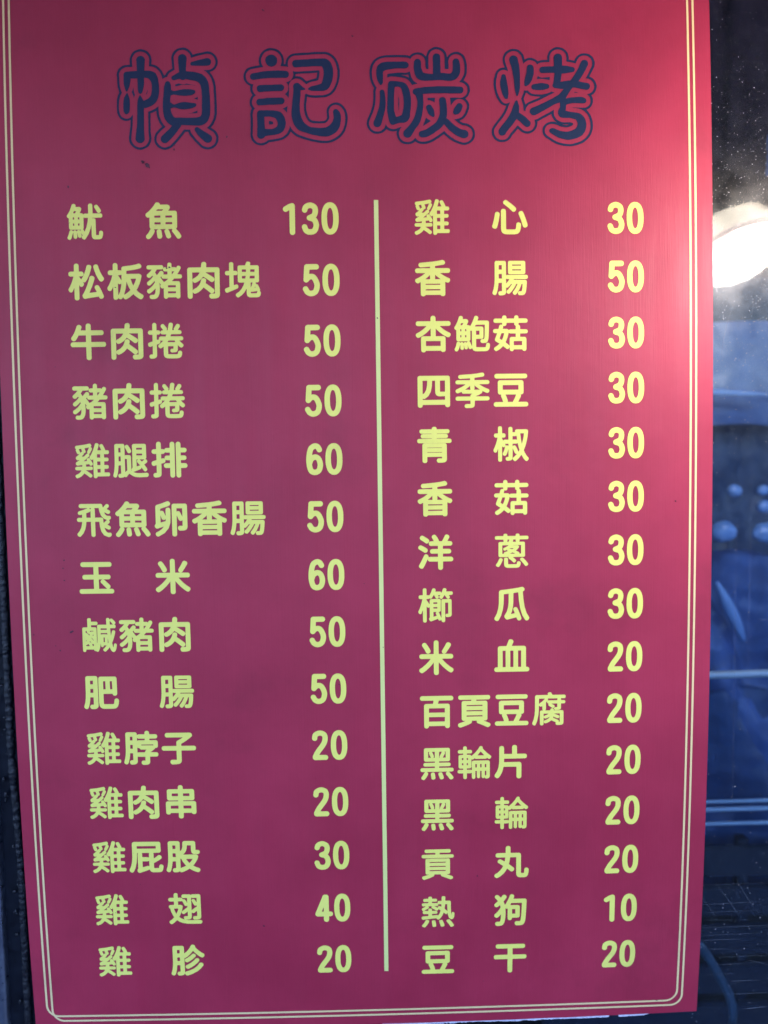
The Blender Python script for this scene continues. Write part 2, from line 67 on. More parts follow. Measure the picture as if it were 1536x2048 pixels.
'鹹':[[882,1059,854,1060,842,1057,827,1045,820,1032,818,1016,822,877,819,874,602,874,580,865,567,850,564,830,563,466,552,347,548,369,546,776,536,792,517,803,400,806,400,861,540,862,555,865,567,873,579,892,579,931,566,951,548,960,400,962,399,1028,392,1044,377,1056,361,1060,326,1059,315,1054,303,1044,295,1020,295,807,292,804,179,802,160,790,149,768,149,155,154,136,167,122,183,115,198,114,214,116,226,122,240,144,242,175,245,180,451,180,461,155,478,140,505,137,544,116,571,118,589,136,621,213,645,326,648,356,654,275,661,260,676,248,695,245,714,253,727,268,734,293,808,291,753,227,718,196,711,182,709,167,714,151,745,122,769,117,788,125,849,186,893,240,902,209,924,158,955,120,986,105,1002,104,1025,112,1039,124,1060,155,1078,209,1094,299,1092,314,1083,330,1060,344,1040,345,1024,338,1011,318,999,241,994,233,975,299,964,361,994,431,1023,512,1048,601,1062,663,1063,683,1052,702,1033,713,1002,715,978,702,969,687,939,566,924,768,928,771,1040,771,1052,774,1067,785,1078,807,1076,846,1064,864,1040,877,1060,889,1069,900,1076,916,1076,931,1064,954,1038,985,986,1036,967,1043,951,1041,928,1027,916,1011,912,1032,906,1044,893,1055],[916,983,918,978,960,931,991,888,1005,876,920,875],[827,769,827,728,687,730,660,722,660,768,664,771],[451,705,453,702,451,678,433,691,412,693,392,685,381,670,352,702,358,705],[272,704,270,683,278,663,323,615,334,609,355,605,342,575,288,636,268,646,243,644,242,702,245,705],[660,648,675,640,687,638,811,638,831,643,835,641,838,594,835,591,823,600,808,605,691,605,675,601,660,589],[451,616,453,566,451,564,431,565],[245,562,257,546,242,559],[761,515,764,512,764,388,761,383,734,383,731,388,731,512,734,515],[404,510,452,446,451,424,400,499],[846,508,863,376,846,347],[249,439,261,435,245,413,242,419,242,438],[354,418,390,361,389,358,361,387,339,396],[404,342,427,332,451,337,453,334,451,279,418,279,421,306],[299,341,343,279,244,279,242,303,244,306,261,307,272,311]],
'肥':[[460,1040,226,1039,198,1028,186,1016,178,1001,174,978,172,532,164,403,144,279,114,186,112,171,115,151,126,132,140,119,160,109,183,104,204,109,223,120,236,140,255,190,275,275,289,369,295,435,299,436,383,435,384,237,381,231,323,228,307,221,294,209,282,190,279,171,286,140,294,124,311,108,334,100,400,101,431,106,462,116,478,125,493,140,506,163,513,190,515,221,515,982,509,1005,497,1022,482,1033],[995,1020,590,1021,559,1010,548,999,539,985,533,958,533,272,541,202,562,159,579,139,617,118,637,112,699,106,928,107,982,116,1002,123,1043,159,1056,178,1080,248,1090,341,1085,361,1075,376,1056,391,1036,399,1017,401,1002,397,982,387,969,372,961,349,957,303,948,260,936,243,912,238,680,240,672,243,668,248,665,275,665,524,668,530,912,530,921,508,933,493,951,481,971,476,994,477,1013,483,1029,494,1041,512,1047,539,1047,962,1041,985,1031,1001,1017,1013],[381,911,384,908,383,807,303,807,303,909],[912,890,914,663,854,661,852,888],[726,890,728,663,668,661,665,667,666,888],[381,677,384,671,382,566,303,566,303,675]],
'脖':[[795,1067,780,1070,757,1069,738,1062,723,1051,708,1024,706,974,703,971,536,970,512,962,493,946,492,982,486,1002,469,1020,443,1032,226,1033,202,1026,182,1009,174,993,170,974,168,528,160,403,139,275,108,175,109,159,115,144,135,120,160,109,187,108,210,118,228,140,247,190,267,275,281,365,287,427,292,429,366,427,366,229,323,227,299,220,279,202,268,175,271,147,281,124,303,106,326,99,385,101,420,107,451,120,473,140,485,163,491,186,493,331,520,324,706,322,706,217,703,214,648,214,622,206,600,182,595,167,594,151,606,116,629,95,652,88,714,89,753,93,788,103,811,118,829,140,838,175,840,318,842,324,1025,325,1048,333,1067,352,1076,376,1075,407,1064,429,1042,446,1021,452,857,454,916,495,963,532,981,551,990,571,1017,572,1033,576,1048,586,1062,601,1069,617,1071,632,1071,741,1064,768,1044,790,1017,799,842,800,839,803,839,842,842,844,1005,844,1033,853,1048,865,1059,885,1063,908,1059,931,1052,945,1040,957,1013,970,842,971,839,974,838,1016,833,1036,817,1055],[365,905,366,799,298,799,296,803,297,904],[493,870,512,854,536,845,703,844,706,842,706,803,703,800,532,800,513,795,493,783],[939,675,939,648,920,651,604,652,606,675],[365,669,365,560,295,560,296,667,299,670],[493,590,517,575,552,571,567,545,594,529,742,527,749,524,730,512,716,497,708,477,706,454,703,452,520,452,493,445]],
'子':[[926,1001,908,1004,280,1002,253,995,229,973,221,947,224,908,241,883,268,869,714,868,721,865,617,801,563,772,548,758,536,729,535,628,532,625,179,625,148,615,136,605,126,590,121,566,122,543,126,528,140,508,167,492,534,489,535,229,532,226,513,225,400,226,385,221,369,211,352,186,349,159,363,120,385,99,400,92,416,90,513,93,563,98,598,105,621,115,637,125,652,141,668,175,673,213,673,485,676,490,1025,490,1054,500,1074,520,1083,547,1080,586,1064,609,1040,623,1021,625,680,625,673,628,673,679,676,685,745,725,835,784,920,848,974,897,985,923,980,954,963,979,943,994]],
'串':[[624,1067,606,1070,575,1068,559,1063,544,1051,528,1020,527,958,524,954,268,953,249,947,233,937,222,923,216,908,214,679,219,660,232,640,253,627,272,622,524,622,527,601,524,599,229,598,206,591,191,579,180,563,175,543,175,268,180,248,190,233,202,222,218,215,257,213,272,216,288,225,300,237,311,256,524,256,527,252,527,151,530,132,539,116,552,103,567,95,586,91,614,92,629,96,648,109,660,124,667,147,668,256,893,256,905,237,924,222,943,216,971,215,990,219,1009,230,1023,248,1030,272,1030,543,1023,566,1009,584,994,594,974,599,672,599,667,601,668,622,928,622,951,629,970,644,982,663,985,683,985,892,978,919,958,943,932,953,668,954,667,1013,664,1028,648,1051],[842,827,845,822,845,753,842,749,668,750,668,827],[524,827,527,822,527,753,524,749,354,749,350,753,351,826],[889,468,889,383,667,384,668,468],[524,469,527,466,527,388,524,383,313,384,312,466,315,469]],
'屁':[[983,1020,959,1024,272,1024,249,1019,229,1005,217,985,212,966,209,578,195,438,164,303,113,190,115,159,133,133,158,116,179,110,202,111,222,121,238,140,288,247,326,407,343,563,347,687,350,692,372,691,364,671,362,656,362,244,359,225,339,194,334,171,341,144,354,120,365,109,389,98,420,99,660,182,683,197,703,155,714,140,747,120,769,114,819,109,963,110,1013,121,1047,147,1060,167,1076,213,1085,283,1083,299,1075,315,1062,330,1048,338,1029,344,1009,344,990,336,974,322,961,299,951,238,827,237,819,238,815,244,815,384,928,447,994,490,1027,516,1043,547,1042,574,1029,598,998,623,967,627,939,616,874,562,815,524,815,663,806,691,974,694,1002,708,1019,733,1022,753,1021,970,1009,1001,998,1012],[885,895,885,821,350,821,347,826,347,892,350,895],[687,692,691,691,682,663,682,559,680,552,664,562,645,567,493,569,493,660,484,691,486,692],[680,456,682,450,681,291,656,303,633,304,493,263,493,439,645,441,664,446]],
'股':[[898,1032,645,1032,629,1029,613,1020,599,1005,589,982,584,846,570,795,539,749,520,734,517,741,517,978,510,1001,497,1018,481,1028,458,1033,237,1033,214,1028,191,1010,181,993,177,974,175,528,166,400,146,279,112,175,117,147,136,122,160,109,183,106,208,113,228,128,237,144,253,186,274,272,290,365,296,427,385,429,389,427,389,229,342,227,323,221,302,202,291,175,291,155,299,132,311,116,330,103,354,98,431,104,462,113,486,128,517,103,532,99,552,100,598,115,664,144,729,178,769,205,811,176,874,142,939,113,986,97,1002,94,1021,96,1036,103,1052,116,1070,144,1074,163,1070,190,1056,209,1036,223,947,255,874,295,908,333,955,398,1000,481,1023,543,1027,563,1024,586,1012,605,991,621,963,629,601,628,640,663,687,737,710,815,717,900,722,902,828,900,828,772,832,718,846,679,870,655,893,643,928,638,1017,637,1044,644,1066,663,1076,687,1077,710,1070,729,1056,748,1040,758,1025,762,957,764,956,982,948,1001,936,1017,916,1029],[389,904,389,799,307,799,306,904],[389,668,389,560,307,559,304,563,305,667,311,670],[520,510,546,497,570,442,606,381,669,299,668,295,648,283,596,256,520,228,517,233,517,411,517,504],[862,498,860,489,827,438,773,377,753,396,718,438,682,497]],
'翅':[[363,1059,346,1063,319,1062,299,1053,286,1040,278,1016,276,920,160,919,135,904,121,881,120,854,124,838,135,822,152,811,171,807,276,807,278,803,278,702,164,699,140,685,128,660,127,636,131,621,141,605,163,590,182,516,208,438,240,369,266,326,241,295,206,262,144,217,133,204,126,186,126,167,131,151,144,133,156,122,175,113,191,112,208,116,276,167,346,235,416,183,509,145,629,121,757,115,1013,115,1029,118,1041,124,1060,144,1068,167,1069,182,1066,198,1056,213,1044,222,1029,228,757,229,652,234,594,244,691,249,722,258,742,270,760,291,769,322,773,471,784,456,797,446,815,441,831,442,848,450,924,511,927,504,926,353,850,353,827,344,812,330,805,314,804,295,810,272,823,254,842,244,928,244,963,248,990,255,1013,269,1028,287,1039,318,1041,353,1041,966,1039,982,1032,997,1013,1014,990,1020,804,1020,780,1011,765,995,746,1013,726,1019,548,1019,520,1011,504,993,497,970,500,943,517,919,528,911,544,907,652,907,658,904,656,758,608,846,590,866,563,875,532,865,531,881,524,896,509,911,493,918,396,921,394,1024,381,1047],[773,922,784,914,800,908,924,907,927,900,927,772,924,766,876,854,858,871,839,877,819,874,803,865,788,846,784,830,787,811,846,691,862,676,885,668,905,671,924,682,927,679,927,648,784,542,773,529],[513,818,576,691,586,676,602,665,617,662,637,664,656,676,658,671,656,626,505,511,495,500,488,485,488,462,502,435,520,420,544,415,570,423,656,492,658,489,658,357,652,354,583,353,567,348,554,338,543,318,541,299,548,272,568,252,563,250,470,285,411,330,442,388,477,469,507,563,526,648,517,675,493,694,466,703,395,702,395,803,396,807,489,808],[392,589,395,586,387,555,366,497,334,428,304,489,274,586,280,589]],
'胗':[[773,1063,742,1065,714,1051,702,1036,667,970,610,892,539,822,501,795,500,982,492,1005,474,1023,443,1033,226,1033,199,1024,179,1005,172,989,170,974,168,528,160,400,139,275,108,175,109,159,115,144,136,119,160,108,187,107,210,118,230,140,249,190,268,272,288,427,292,429,372,427,371,229,334,227,311,219,290,198,281,171,286,140,297,120,316,105,342,98,400,101,447,112,475,132,489,151,497,171,501,147,517,120,534,105,555,97,583,100,714,146,859,225,967,315,1033,403,1040,423,1041,442,1036,458,1025,476,1009,488,986,498,967,500,951,497,928,481,862,396,765,319,641,257,532,224,516,213,501,191,500,194,501,648,520,650,536,655,598,699,668,762,726,826,757,869,793,826,862,758,932,699,986,664,1013,659,1040,666,1053,675,1071,696,1083,718,1083,745,1070,772,1056,784,1013,809,939,865,874,927,825,985,825,1013,815,1036,796,1054],[369,905,372,900,370,799,299,799,298,904],[769,784,753,782,738,775,691,730,637,687,571,645,536,626,525,617,513,597,510,574,517,549,532,529,548,519,567,513,586,513,602,519,652,548,722,596,788,652,815,681,825,694,831,710,831,729,827,745,817,760,804,772,788,780],[369,670,372,667,372,563,369,559,299,559,296,563,297,667,299,670],[886,640,858,643,831,634,773,571,699,509,614,455,559,430,543,419,528,397,525,372,531,349,548,327,563,315,583,309,602,309,621,315,695,354,784,414,870,489,920,549,930,574,929,594,921,613,905,630]],
'心':[[510,1024,489,1025,470,1020,455,1010,439,992,431,978,428,958,431,939,440,923,571,818,680,718,695,711,714,709,730,713,746,722,769,745,781,768,782,795,771,819,730,860,660,918,532,1014],[462,788,423,791,396,783,375,764,366,737,365,268,371,206,379,182,395,155,410,140,451,119,470,114,536,108,734,108,804,119,819,125,835,136,874,175,902,264,911,357,910,380,903,396,893,407,862,424,839,429,819,425,801,415,788,400,780,376,775,314,766,264,753,244,730,239,544,239,513,241,506,244,503,268,503,733,498,753,489,768,477,780],[924,733,893,729,862,713,845,687,842,656,911,481,960,318,972,303,989,291,1005,286,1025,287,1056,299,1076,314,1088,338,1089,365,1072,431,1042,524,998,636,963,710,946,725],[268,710,249,709,229,702,213,687,203,667,171,497,146,403,123,334,125,306,140,283,156,271,195,256,214,257,229,263,245,275,256,291,279,365,303,466,322,570,333,644,330,667,321,683,305,698,292,705]],
'杏':[[624,1067,606,1070,575,1068,555,1058,540,1041,530,1013,528,924,183,924,167,921,151,912,139,900,131,885,127,857,132,830,146,811,167,797,187,794,412,794,416,791,391,764,307,693,218,634,156,604,137,586,126,559,128,532,152,497,171,484,191,479,214,482,307,532,412,608,501,693,528,725,530,722,530,547,535,524,532,521,319,520,290,508,279,497,270,481,267,458,267,147,271,128,280,113,292,101,307,92,338,89,362,93,381,105,400,129,800,129,827,103,842,96,858,94,897,99,912,109,924,124,931,140,933,155,933,458,928,485,908,509,881,520,664,521,662,524,667,551,668,726,695,694,790,609,890,539,978,494,1005,489,1029,496,1049,512,1070,543,1073,559,1071,578,1064,594,1052,607,978,644,885,701,804,767,780,791,784,794,1013,794,1033,797,1059,815,1071,838,1073,873,1060,902,1040,917,1017,924,668,925,665,1024,652,1047,640,1059],[796,390,796,259,400,260,400,388,404,391]],
'鮑':[[738,1055,711,1059,695,1057,680,1050,666,1036,644,970,611,888,570,811,552,784,536,799,517,809,459,811,493,881,503,908,501,932,486,953,466,966,447,974,350,973,356,1001,353,1024,342,1043,323,1055,299,1059,280,1057,264,1050,251,1036,200,892,162,815,126,760,120,741,123,722,133,703,156,683,173,675,174,671,174,431,177,411,183,399,194,388,222,377,483,376,466,362,455,339,435,354,408,358,383,345,369,322,355,345,334,356,319,358,303,354,290,345,280,332,264,355,245,368,218,369,198,361,181,338,160,244,124,167,128,136,136,123,148,114,164,107,183,106,202,114,218,127,236,155,258,209,276,287,283,233,281,194,284,178,299,155,323,144,338,144,354,149,365,158,374,171,379,194,378,229,374,244,377,271,393,194,404,175,420,164,435,160,455,162,470,171,482,186,488,209,478,274,506,194,521,175,540,165,563,165,582,175,598,196,602,194,608,171,629,136,645,125,683,109,749,103,955,104,1013,114,1048,140,1060,153,1082,209,1089,283,1082,303,1073,314,1060,323,1036,331,1009,328,989,310,982,295,971,229,963,218,943,214,753,214,726,216,714,221,711,244,712,438,870,440,892,450,907,469,911,489,911,718,908,737,901,750,889,762,874,769,683,771,705,815,835,817,947,817,950,815,941,535,934,462,924,434,866,433,846,423,833,407,827,384,831,361,842,341,858,330,877,325,908,325,971,330,1002,344,1025,368,1044,427,1053,508,1060,660,1065,881,1062,896,1053,912,1039,923,1017,930,757,930,756,935,775,993,776,1013,771,1028,761,1042],[361,867,365,865,363,861,338,810,288,811,311,865],[447,700,447,648,414,648,413,698,416,702],[311,702,312,648,282,648,281,698,284,702],[559,661,575,657,594,659,597,656,597,256,594,246,547,357,538,369,522,380,544,396,555,419,556,656],[800,658,800,551,714,551,711,555,711,656,714,659],[447,540,447,486,416,485,413,489,413,539,416,542],[311,541,311,485,284,485,281,489,281,539,284,542]],
'菇':[[784,1059,769,1063,745,1062,726,1056,715,1047,700,1024,698,982,695,979,493,979,490,1020,478,1044,455,1060,423,1063,400,1057,381,1040,372,1020,369,979,183,979,160,971,143,954,135,931,135,904,144,885,160,870,187,862,369,862,373,815,334,819,319,814,303,802,292,784,268,700,164,699,140,687,124,663,121,644,123,625,132,609,144,597,167,587,234,586,172,427,170,407,175,389,195,366,294,306,272,283,233,251,167,210,152,194,145,175,146,151,156,134,179,113,195,107,214,106,264,130,319,167,362,206,392,239,482,167,501,157,520,157,540,164,552,175,571,204,572,147,576,132,593,109,617,98,641,98,660,105,676,120,687,146,691,147,912,147,932,116,947,107,963,103,998,107,1013,116,1023,128,1032,159,1032,427,1029,447,1013,469,990,482,862,484,861,574,1013,575,1036,579,1053,590,1066,609,1070,628,1067,652,1051,675,1025,687,862,689,861,760,856,780,842,799,815,815,819,830,819,861,1013,862,1036,868,1053,881,1063,896,1067,912,1066,935,1052,962,1036,973,1021,978,823,979,819,982,819,1013,813,1032,800,1049],[695,862,698,857,699,825,706,807,720,791,744,780,740,760,738,688,586,687,567,680,552,666,528,689,501,699,386,702,400,757,399,780,443,777,458,781,474,791,484,803,489,818,493,862],[548,602,567,583,586,576,738,575,740,570,738,483,617,482,595,473,578,454,572,427,571,239,563,255,552,267,462,341,487,392,516,469,540,559],[423,586,417,547,398,485,376,431,361,404,301,438,300,442,350,583,354,586],[912,372,912,259,687,260,687,370]],
'四':[[991,982,218,983,195,978,175,964,161,943,158,919,158,186,162,163,175,141,191,130,210,124,237,123,257,128,275,140,287,155,292,171,295,199,901,199,905,175,912,159,924,145,939,136,959,131,986,132,1005,138,1021,149,1033,167,1039,194,1039,923,1035,943,1025,961,1009,974],[901,851,901,551,769,551,766,566,767,850],[633,851,635,563,640,512,655,473,666,458,683,445,711,433,757,427,901,429,902,334,295,332,295,371,323,359,354,364,436,423,455,442,510,539,517,556,545,694,554,850],[420,851,414,722,391,605,346,523,295,486,294,850]],
'季':[[880,1055,858,1056,742,1035,579,1017,249,995,233,987,224,978,216,962,213,947,214,931,220,916,241,896,268,889,532,903,537,900,536,855,187,854,163,846,142,822,136,799,140,776,154,757,175,745,412,741,392,725,307,672,156,601,143,582,138,555,144,534,164,511,183,502,210,501,303,540,315,508,330,495,346,489,583,488,592,485,567,474,554,462,545,446,543,419,540,414,187,414,160,404,142,384,136,361,140,334,156,313,179,302,540,301,543,299,543,217,540,211,427,210,405,202,390,186,383,167,384,144,395,120,412,106,439,100,563,103,602,110,633,127,651,147,660,175,664,300,1017,301,1043,310,1060,330,1067,353,1063,380,1048,400,1025,413,687,415,707,422,722,438,745,440,769,451,850,499,862,512,868,528,869,543,866,559,980,508,998,504,1017,506,1036,515,1052,533,1059,547,1063,566,1060,582,1052,597,1040,609,978,633,889,676,808,725,788,741,1013,743,1033,747,1055,764,1065,788,1066,803,1062,819,1044,843,1029,851,1013,854,660,854,657,857,657,912,660,915,874,945,893,949,908,958,918,970,925,985,923,1016,908,1040,893,1051],[660,707,703,668,802,597,647,597,656,621,657,702],[536,702,537,628,548,596,401,597,493,663]],
'豆':[[999,1016,206,1018,183,1012,163,997,150,974,148,947,152,927,165,908,187,894,206,889,990,889,1009,894,1029,908,1042,927,1047,947,1045,970,1036,991,1021,1006],[889,842,299,842,278,838,260,826,246,807,240,784,241,504,253,479,272,462,295,456,333,454,326,431,327,407,361,326,384,256,187,255,164,250,140,232,127,206,127,175,141,147,164,131,187,126,1009,126,1033,130,1052,141,1070,167,1072,202,1060,231,1036,250,1009,255,797,256,872,400,874,431,865,454,897,457,918,466,936,485,944,508,944,788,937,811,925,826,908,837],[804,710,804,585,377,586,377,710],[742,454,699,353,648,255,508,256,514,279,511,306,487,372,451,455]],
'青':[[626,1067,586,1070,571,1067,555,1060,535,1036,528,1003,249,1003,229,998,214,989,204,978,196,962,195,931,207,908,218,896,233,888,253,884,524,884,530,881,524,877,288,877,264,873,241,856,229,826,232,795,249,772,264,763,280,759,524,759,530,757,530,749,171,745,146,729,132,706,130,675,144,646,160,634,179,628,330,626,1013,627,1033,631,1052,642,1063,656,1069,671,1069,702,1056,728,1029,745,666,749,668,759,920,759,951,770,963,780,971,795,974,826,962,854,936,873,916,877,672,877,666,881,672,884,974,886,998,900,1015,927,1015,958,1009,974,1000,985,982,998,963,1003,668,1003,664,1028,656,1044,645,1057],[899,621,877,624,330,624,311,621,292,611,275,590,270,566,270,147,274,124,283,109,307,92,338,88,369,93,390,109,403,140,404,252,408,254,800,254,803,248,802,213,707,212,691,206,672,190,662,171,660,151,665,132,675,113,691,99,711,93,800,93,870,102,907,120,920,134,929,151,935,171,938,198,938,566,936,582,928,598,916,611],[800,506,803,500,800,495,404,497,404,504,408,506],[800,381,803,376,800,367,404,369,404,380,408,381]],
'椒':[[320,1059,299,1063,272,1061,254,1051,242,1036,238,1016,237,871,160,867,136,850,127,826,130,788,148,763,167,755,224,753,209,683,179,582,145,493,113,427,111,400,125,369,136,355,156,347,179,349,195,358,206,371,237,447,238,147,240,132,247,116,260,105,272,100,311,99,334,110,347,132,350,520,361,502,381,491,400,491,427,504,428,500,405,411,363,314,365,299,373,282,382,272,400,261,416,256,431,258,447,264,459,275,480,314,503,372,520,429,523,427,523,229,486,228,470,224,452,209,444,190,444,175,451,153,458,139,470,129,497,122,571,128,602,141,615,151,626,167,634,190,636,217,637,461,698,326,722,309,754,306,691,239,654,209,643,194,638,178,641,159,648,146,670,124,683,115,699,111,714,112,730,120,765,148,811,194,877,280,923,198,959,149,982,124,998,113,1013,108,1029,110,1044,117,1074,151,1079,171,1077,190,1067,205,1040,233,1004,283,970,345,944,403,985,508,1022,640,1049,780,1065,919,1064,935,1056,951,1036,968,1005,975,749,974,726,966,710,951,705,935,705,900,703,898,637,898,635,1001,628,1020,617,1033,598,1042,571,1044,552,1041,530,1024,521,1001,521,698,416,697,396,690,381,673,350,722,349,753,404,755,427,764,437,776,443,791,444,830,435,850,416,866,400,870,350,871,348,1024,338,1046],[947,863,938,780,919,683,893,583,888,594,870,687,846,861,850,864],[745,800,760,698,757,695,738,698,636,698,637,790,718,790],[777,602,796,512,824,415,796,365,765,442,740,493,718,526,699,537,680,539,656,531,636,516,637,584,745,586,761,591],[520,585,524,582,523,528,501,539,482,543,445,535,444,555,432,582,435,585]],
'洋':[[929,1063,912,1066,895,1063,879,1055,866,1043,800,912,780,883,699,884,696,912,666,970,621,1039,602,1055,583,1063,559,1063,536,1054,517,1039,503,1013,504,985,560,885,474,882,443,870,428,854,420,834,420,807,425,788,443,765,470,754,668,753,669,671,509,669,486,663,468,652,455,632,450,613,452,582,459,566,469,555,482,546,497,540,668,539,669,454,447,453,427,448,412,438,412,462,408,481,400,496,389,508,369,522,350,528,330,527,312,520,290,497,219,353,147,221,143,206,144,186,152,167,164,153,191,134,214,128,241,132,264,147,299,209,389,392,391,369,398,349,413,334,435,323,668,320,671,136,678,120,691,105,707,95,726,90,753,91,773,97,788,109,803,132,806,151,808,320,1033,321,1056,328,1075,342,1088,369,1089,403,1075,430,1052,448,1029,453,806,454,808,539,986,540,1002,546,1017,558,1026,570,1033,590,1033,617,1027,636,1013,654,994,665,974,669,806,671,808,753,1017,754,1044,768,1057,784,1064,798,1066,822,1063,842,1052,860,1036,874,1009,883,931,885,982,978,987,1001,982,1023,971,1041,955,1053],[254,1040,233,1041,214,1035,198,1025,185,1009,177,993,174,974,177,954,185,939,198,926,272,878,338,829,354,823,369,822,385,825,400,833,423,858,433,881,433,908,421,931,400,950,350,985,272,1032],[199,776,179,774,160,765,134,737,129,722,128,702,133,687,143,671,160,657,229,617,299,572,330,567,346,572,364,582,383,605,391,628,388,656,374,679,350,698,299,729,218,771]],
'蔥':[[797,1055,784,1059,749,1059,730,1054,714,1036,710,1001,707,998,489,998,485,1001,483,1032,470,1051,451,1058,416,1059,396,1055,383,1044,375,1028,373,999,175,998,161,993,148,983,139,966,139,931,148,913,167,900,374,896,374,857,381,836,268,834,249,824,237,807,235,458,239,438,249,425,261,418,276,415,509,415,512,388,522,372,586,321,641,269,652,261,668,258,687,263,716,287,725,303,726,322,719,338,705,353,636,411,637,414,928,415,947,419,959,427,967,438,970,454,968,807,955,826,936,834,815,835,813,838,821,857,821,896,1036,900,1050,908,1063,923,1066,939,1065,966,1052,987,1029,998,823,998,816,1036,808,1047],[707,898,710,896,711,854,717,838,714,835,633,836,644,869,641,884,633,897],[536,898,539,896,512,838,505,835,478,837,485,857,486,897],[858,743,860,512,858,508,815,508,814,532,802,551,721,590,720,594,761,627,802,675,807,698,799,718,787,729,769,738,641,738,636,741],[517,742,478,713,384,667,373,656,367,636,372,613,392,595,416,593,466,614,478,594,502,582,400,552,385,535,381,508,342,508,342,741],[660,656,617,629,544,652,541,656,598,658],[633,537,699,508,547,508,555,509,625,539],[902,396,877,396,842,376,834,365,831,353,838,326,908,248,971,166,986,159,1002,159,1040,178,1051,190,1057,206,1057,221,1052,234,1000,303,955,351,917,388],[474,396,458,399,416,397,400,388,390,369,389,225,394,182,400,165,424,136,474,117,536,113,722,113,780,121,811,139,823,151,844,198,850,256,846,268,835,281,796,297,773,294,755,279,749,268,741,225,734,217,544,215,501,219,499,361,489,383],[302,388,280,388,259,372,218,287,163,206,162,186,169,171,183,159,214,144,229,142,249,149,278,182,313,241,352,326,354,345,346,365,332,376]],
'櫛':[[319,1055,299,1059,272,1057,255,1047,244,1032,241,1013,241,869,237,866,171,866,152,862,135,850,125,826,128,788,133,776,144,765,164,758,229,757,212,679,182,574,147,481,114,415,111,400,117,377,136,348,156,339,179,339,192,345,202,357,237,443,241,438,241,147,247,124,256,113,268,105,307,102,331,113,340,124,344,136,346,557,359,532,377,518,400,513,416,518,427,527,429,524,429,268,426,244,411,217,407,198,410,182,431,145,451,133,474,133,652,200,666,171,683,154,699,150,714,151,734,159,749,175,754,136,770,113,792,103,815,103,831,108,849,124,856,147,856,644,858,648,936,648,939,644,939,341,897,338,877,329,869,318,863,303,866,275,881,255,905,245,959,248,1002,260,1017,271,1028,287,1034,306,1036,330,1036,706,1033,722,1026,733,1013,744,994,750,796,750,773,743,757,725,752,706,752,233,749,224,698,345,682,380,673,392,676,395,699,395,714,400,730,414,737,431,738,710,736,725,730,738,714,751,699,756,474,756,455,752,439,741,430,722,427,611,345,733,345,757,396,759,423,773,447,763,474,767,494,788,544,863,548,861,604,772,625,761,648,763,674,780,685,803,682,822,659,861,718,863,722,861,697,826,694,803,705,780,734,759,757,757,779,768,809,807,842,862,906,768,928,756,951,756,978,775,989,799,984,822,959,861,1029,863,1052,871,1062,881,1069,896,1070,923,1065,939,1052,954,1033,961,885,961,896,1005,891,1028,881,1041,870,1048,831,1055,810,1047,796,1032,757,923,745,947,722,960,587,962,599,1001,593,1028,575,1046,548,1053,532,1054,513,1047,500,1032,464,935,435,881,420,859,416,856,392,866,350,866,345,869,344,1024,335,1044],[637,662,637,621,532,621,532,662],[637,530,637,489,532,489,532,530],[610,394,612,392,597,372,594,353,620,287,532,260,532,394]],
'瓜':[[906,1051,877,1053,765,1030,610,1007,299,972,280,966,261,950,251,935,246,916,242,609,225,466,184,318,119,194,117,175,120,159,128,144,140,130,160,116,179,110,202,110,226,121,241,139,306,260,353,427,375,590,381,741,381,854,509,868,514,865,512,628,498,497,462,369,395,256,392,233,397,209,431,163,447,151,466,145,486,146,726,205,751,144,761,132,777,121,796,115,815,116,839,124,854,138,869,167,866,198,823,314,784,405,756,466,736,485,711,493,683,491,660,477,645,454,642,438,644,419,683,322,583,301,577,303,607,376,634,508,645,632,648,885,777,903,780,896,798,675,834,450,893,256,966,136,982,120,1005,112,1029,113,1052,124,1072,144,1088,175,1085,206,1011,326,958,500,925,714,908,923,932,937,946,951,956,970,958,989,953,1009,943,1024,924,1042]],
'血':[[578,1063,559,1065,540,1060,524,1050,513,1036,451,875,264,873,237,863,218,842,211,811,211,279,156,276,140,269,129,259,118,244,112,225,112,198,118,178,129,163,140,153,156,146,171,144,1029,144,1060,152,1078,167,1089,190,1091,221,1084,244,1073,260,1056,271,1036,277,1002,278,998,283,998,815,991,842,971,864,939,874,602,874,600,877,645,978,648,1005,640,1028,625,1045,610,1055],[858,742,861,737,860,279,777,278,775,741],[645,741,645,279,563,278,559,279,559,741],[427,742,428,279,346,278,345,741]],
'百':[[1025,1013,1005,1016,195,1016,167,1009,149,993,135,966,136,927,152,901,179,885,509,883,514,881,499,803,493,793,295,792,280,786,266,776,256,764,249,749,247,729,247,151,253,124,268,104,284,94,299,90,326,89,346,94,370,113,380,132,383,151,389,154,827,154,834,128,842,113,854,101,870,92,885,89,920,90,938,97,952,109,964,128,967,151,967,733,962,757,943,780,912,792,641,793,637,795,660,882,1005,883,1036,892,1052,904,1062,919,1066,935,1067,958,1064,974,1055,989,1040,1004],[827,663,827,540,389,540,383,543,385,663],[827,411,827,284,389,284,383,287,385,411]],
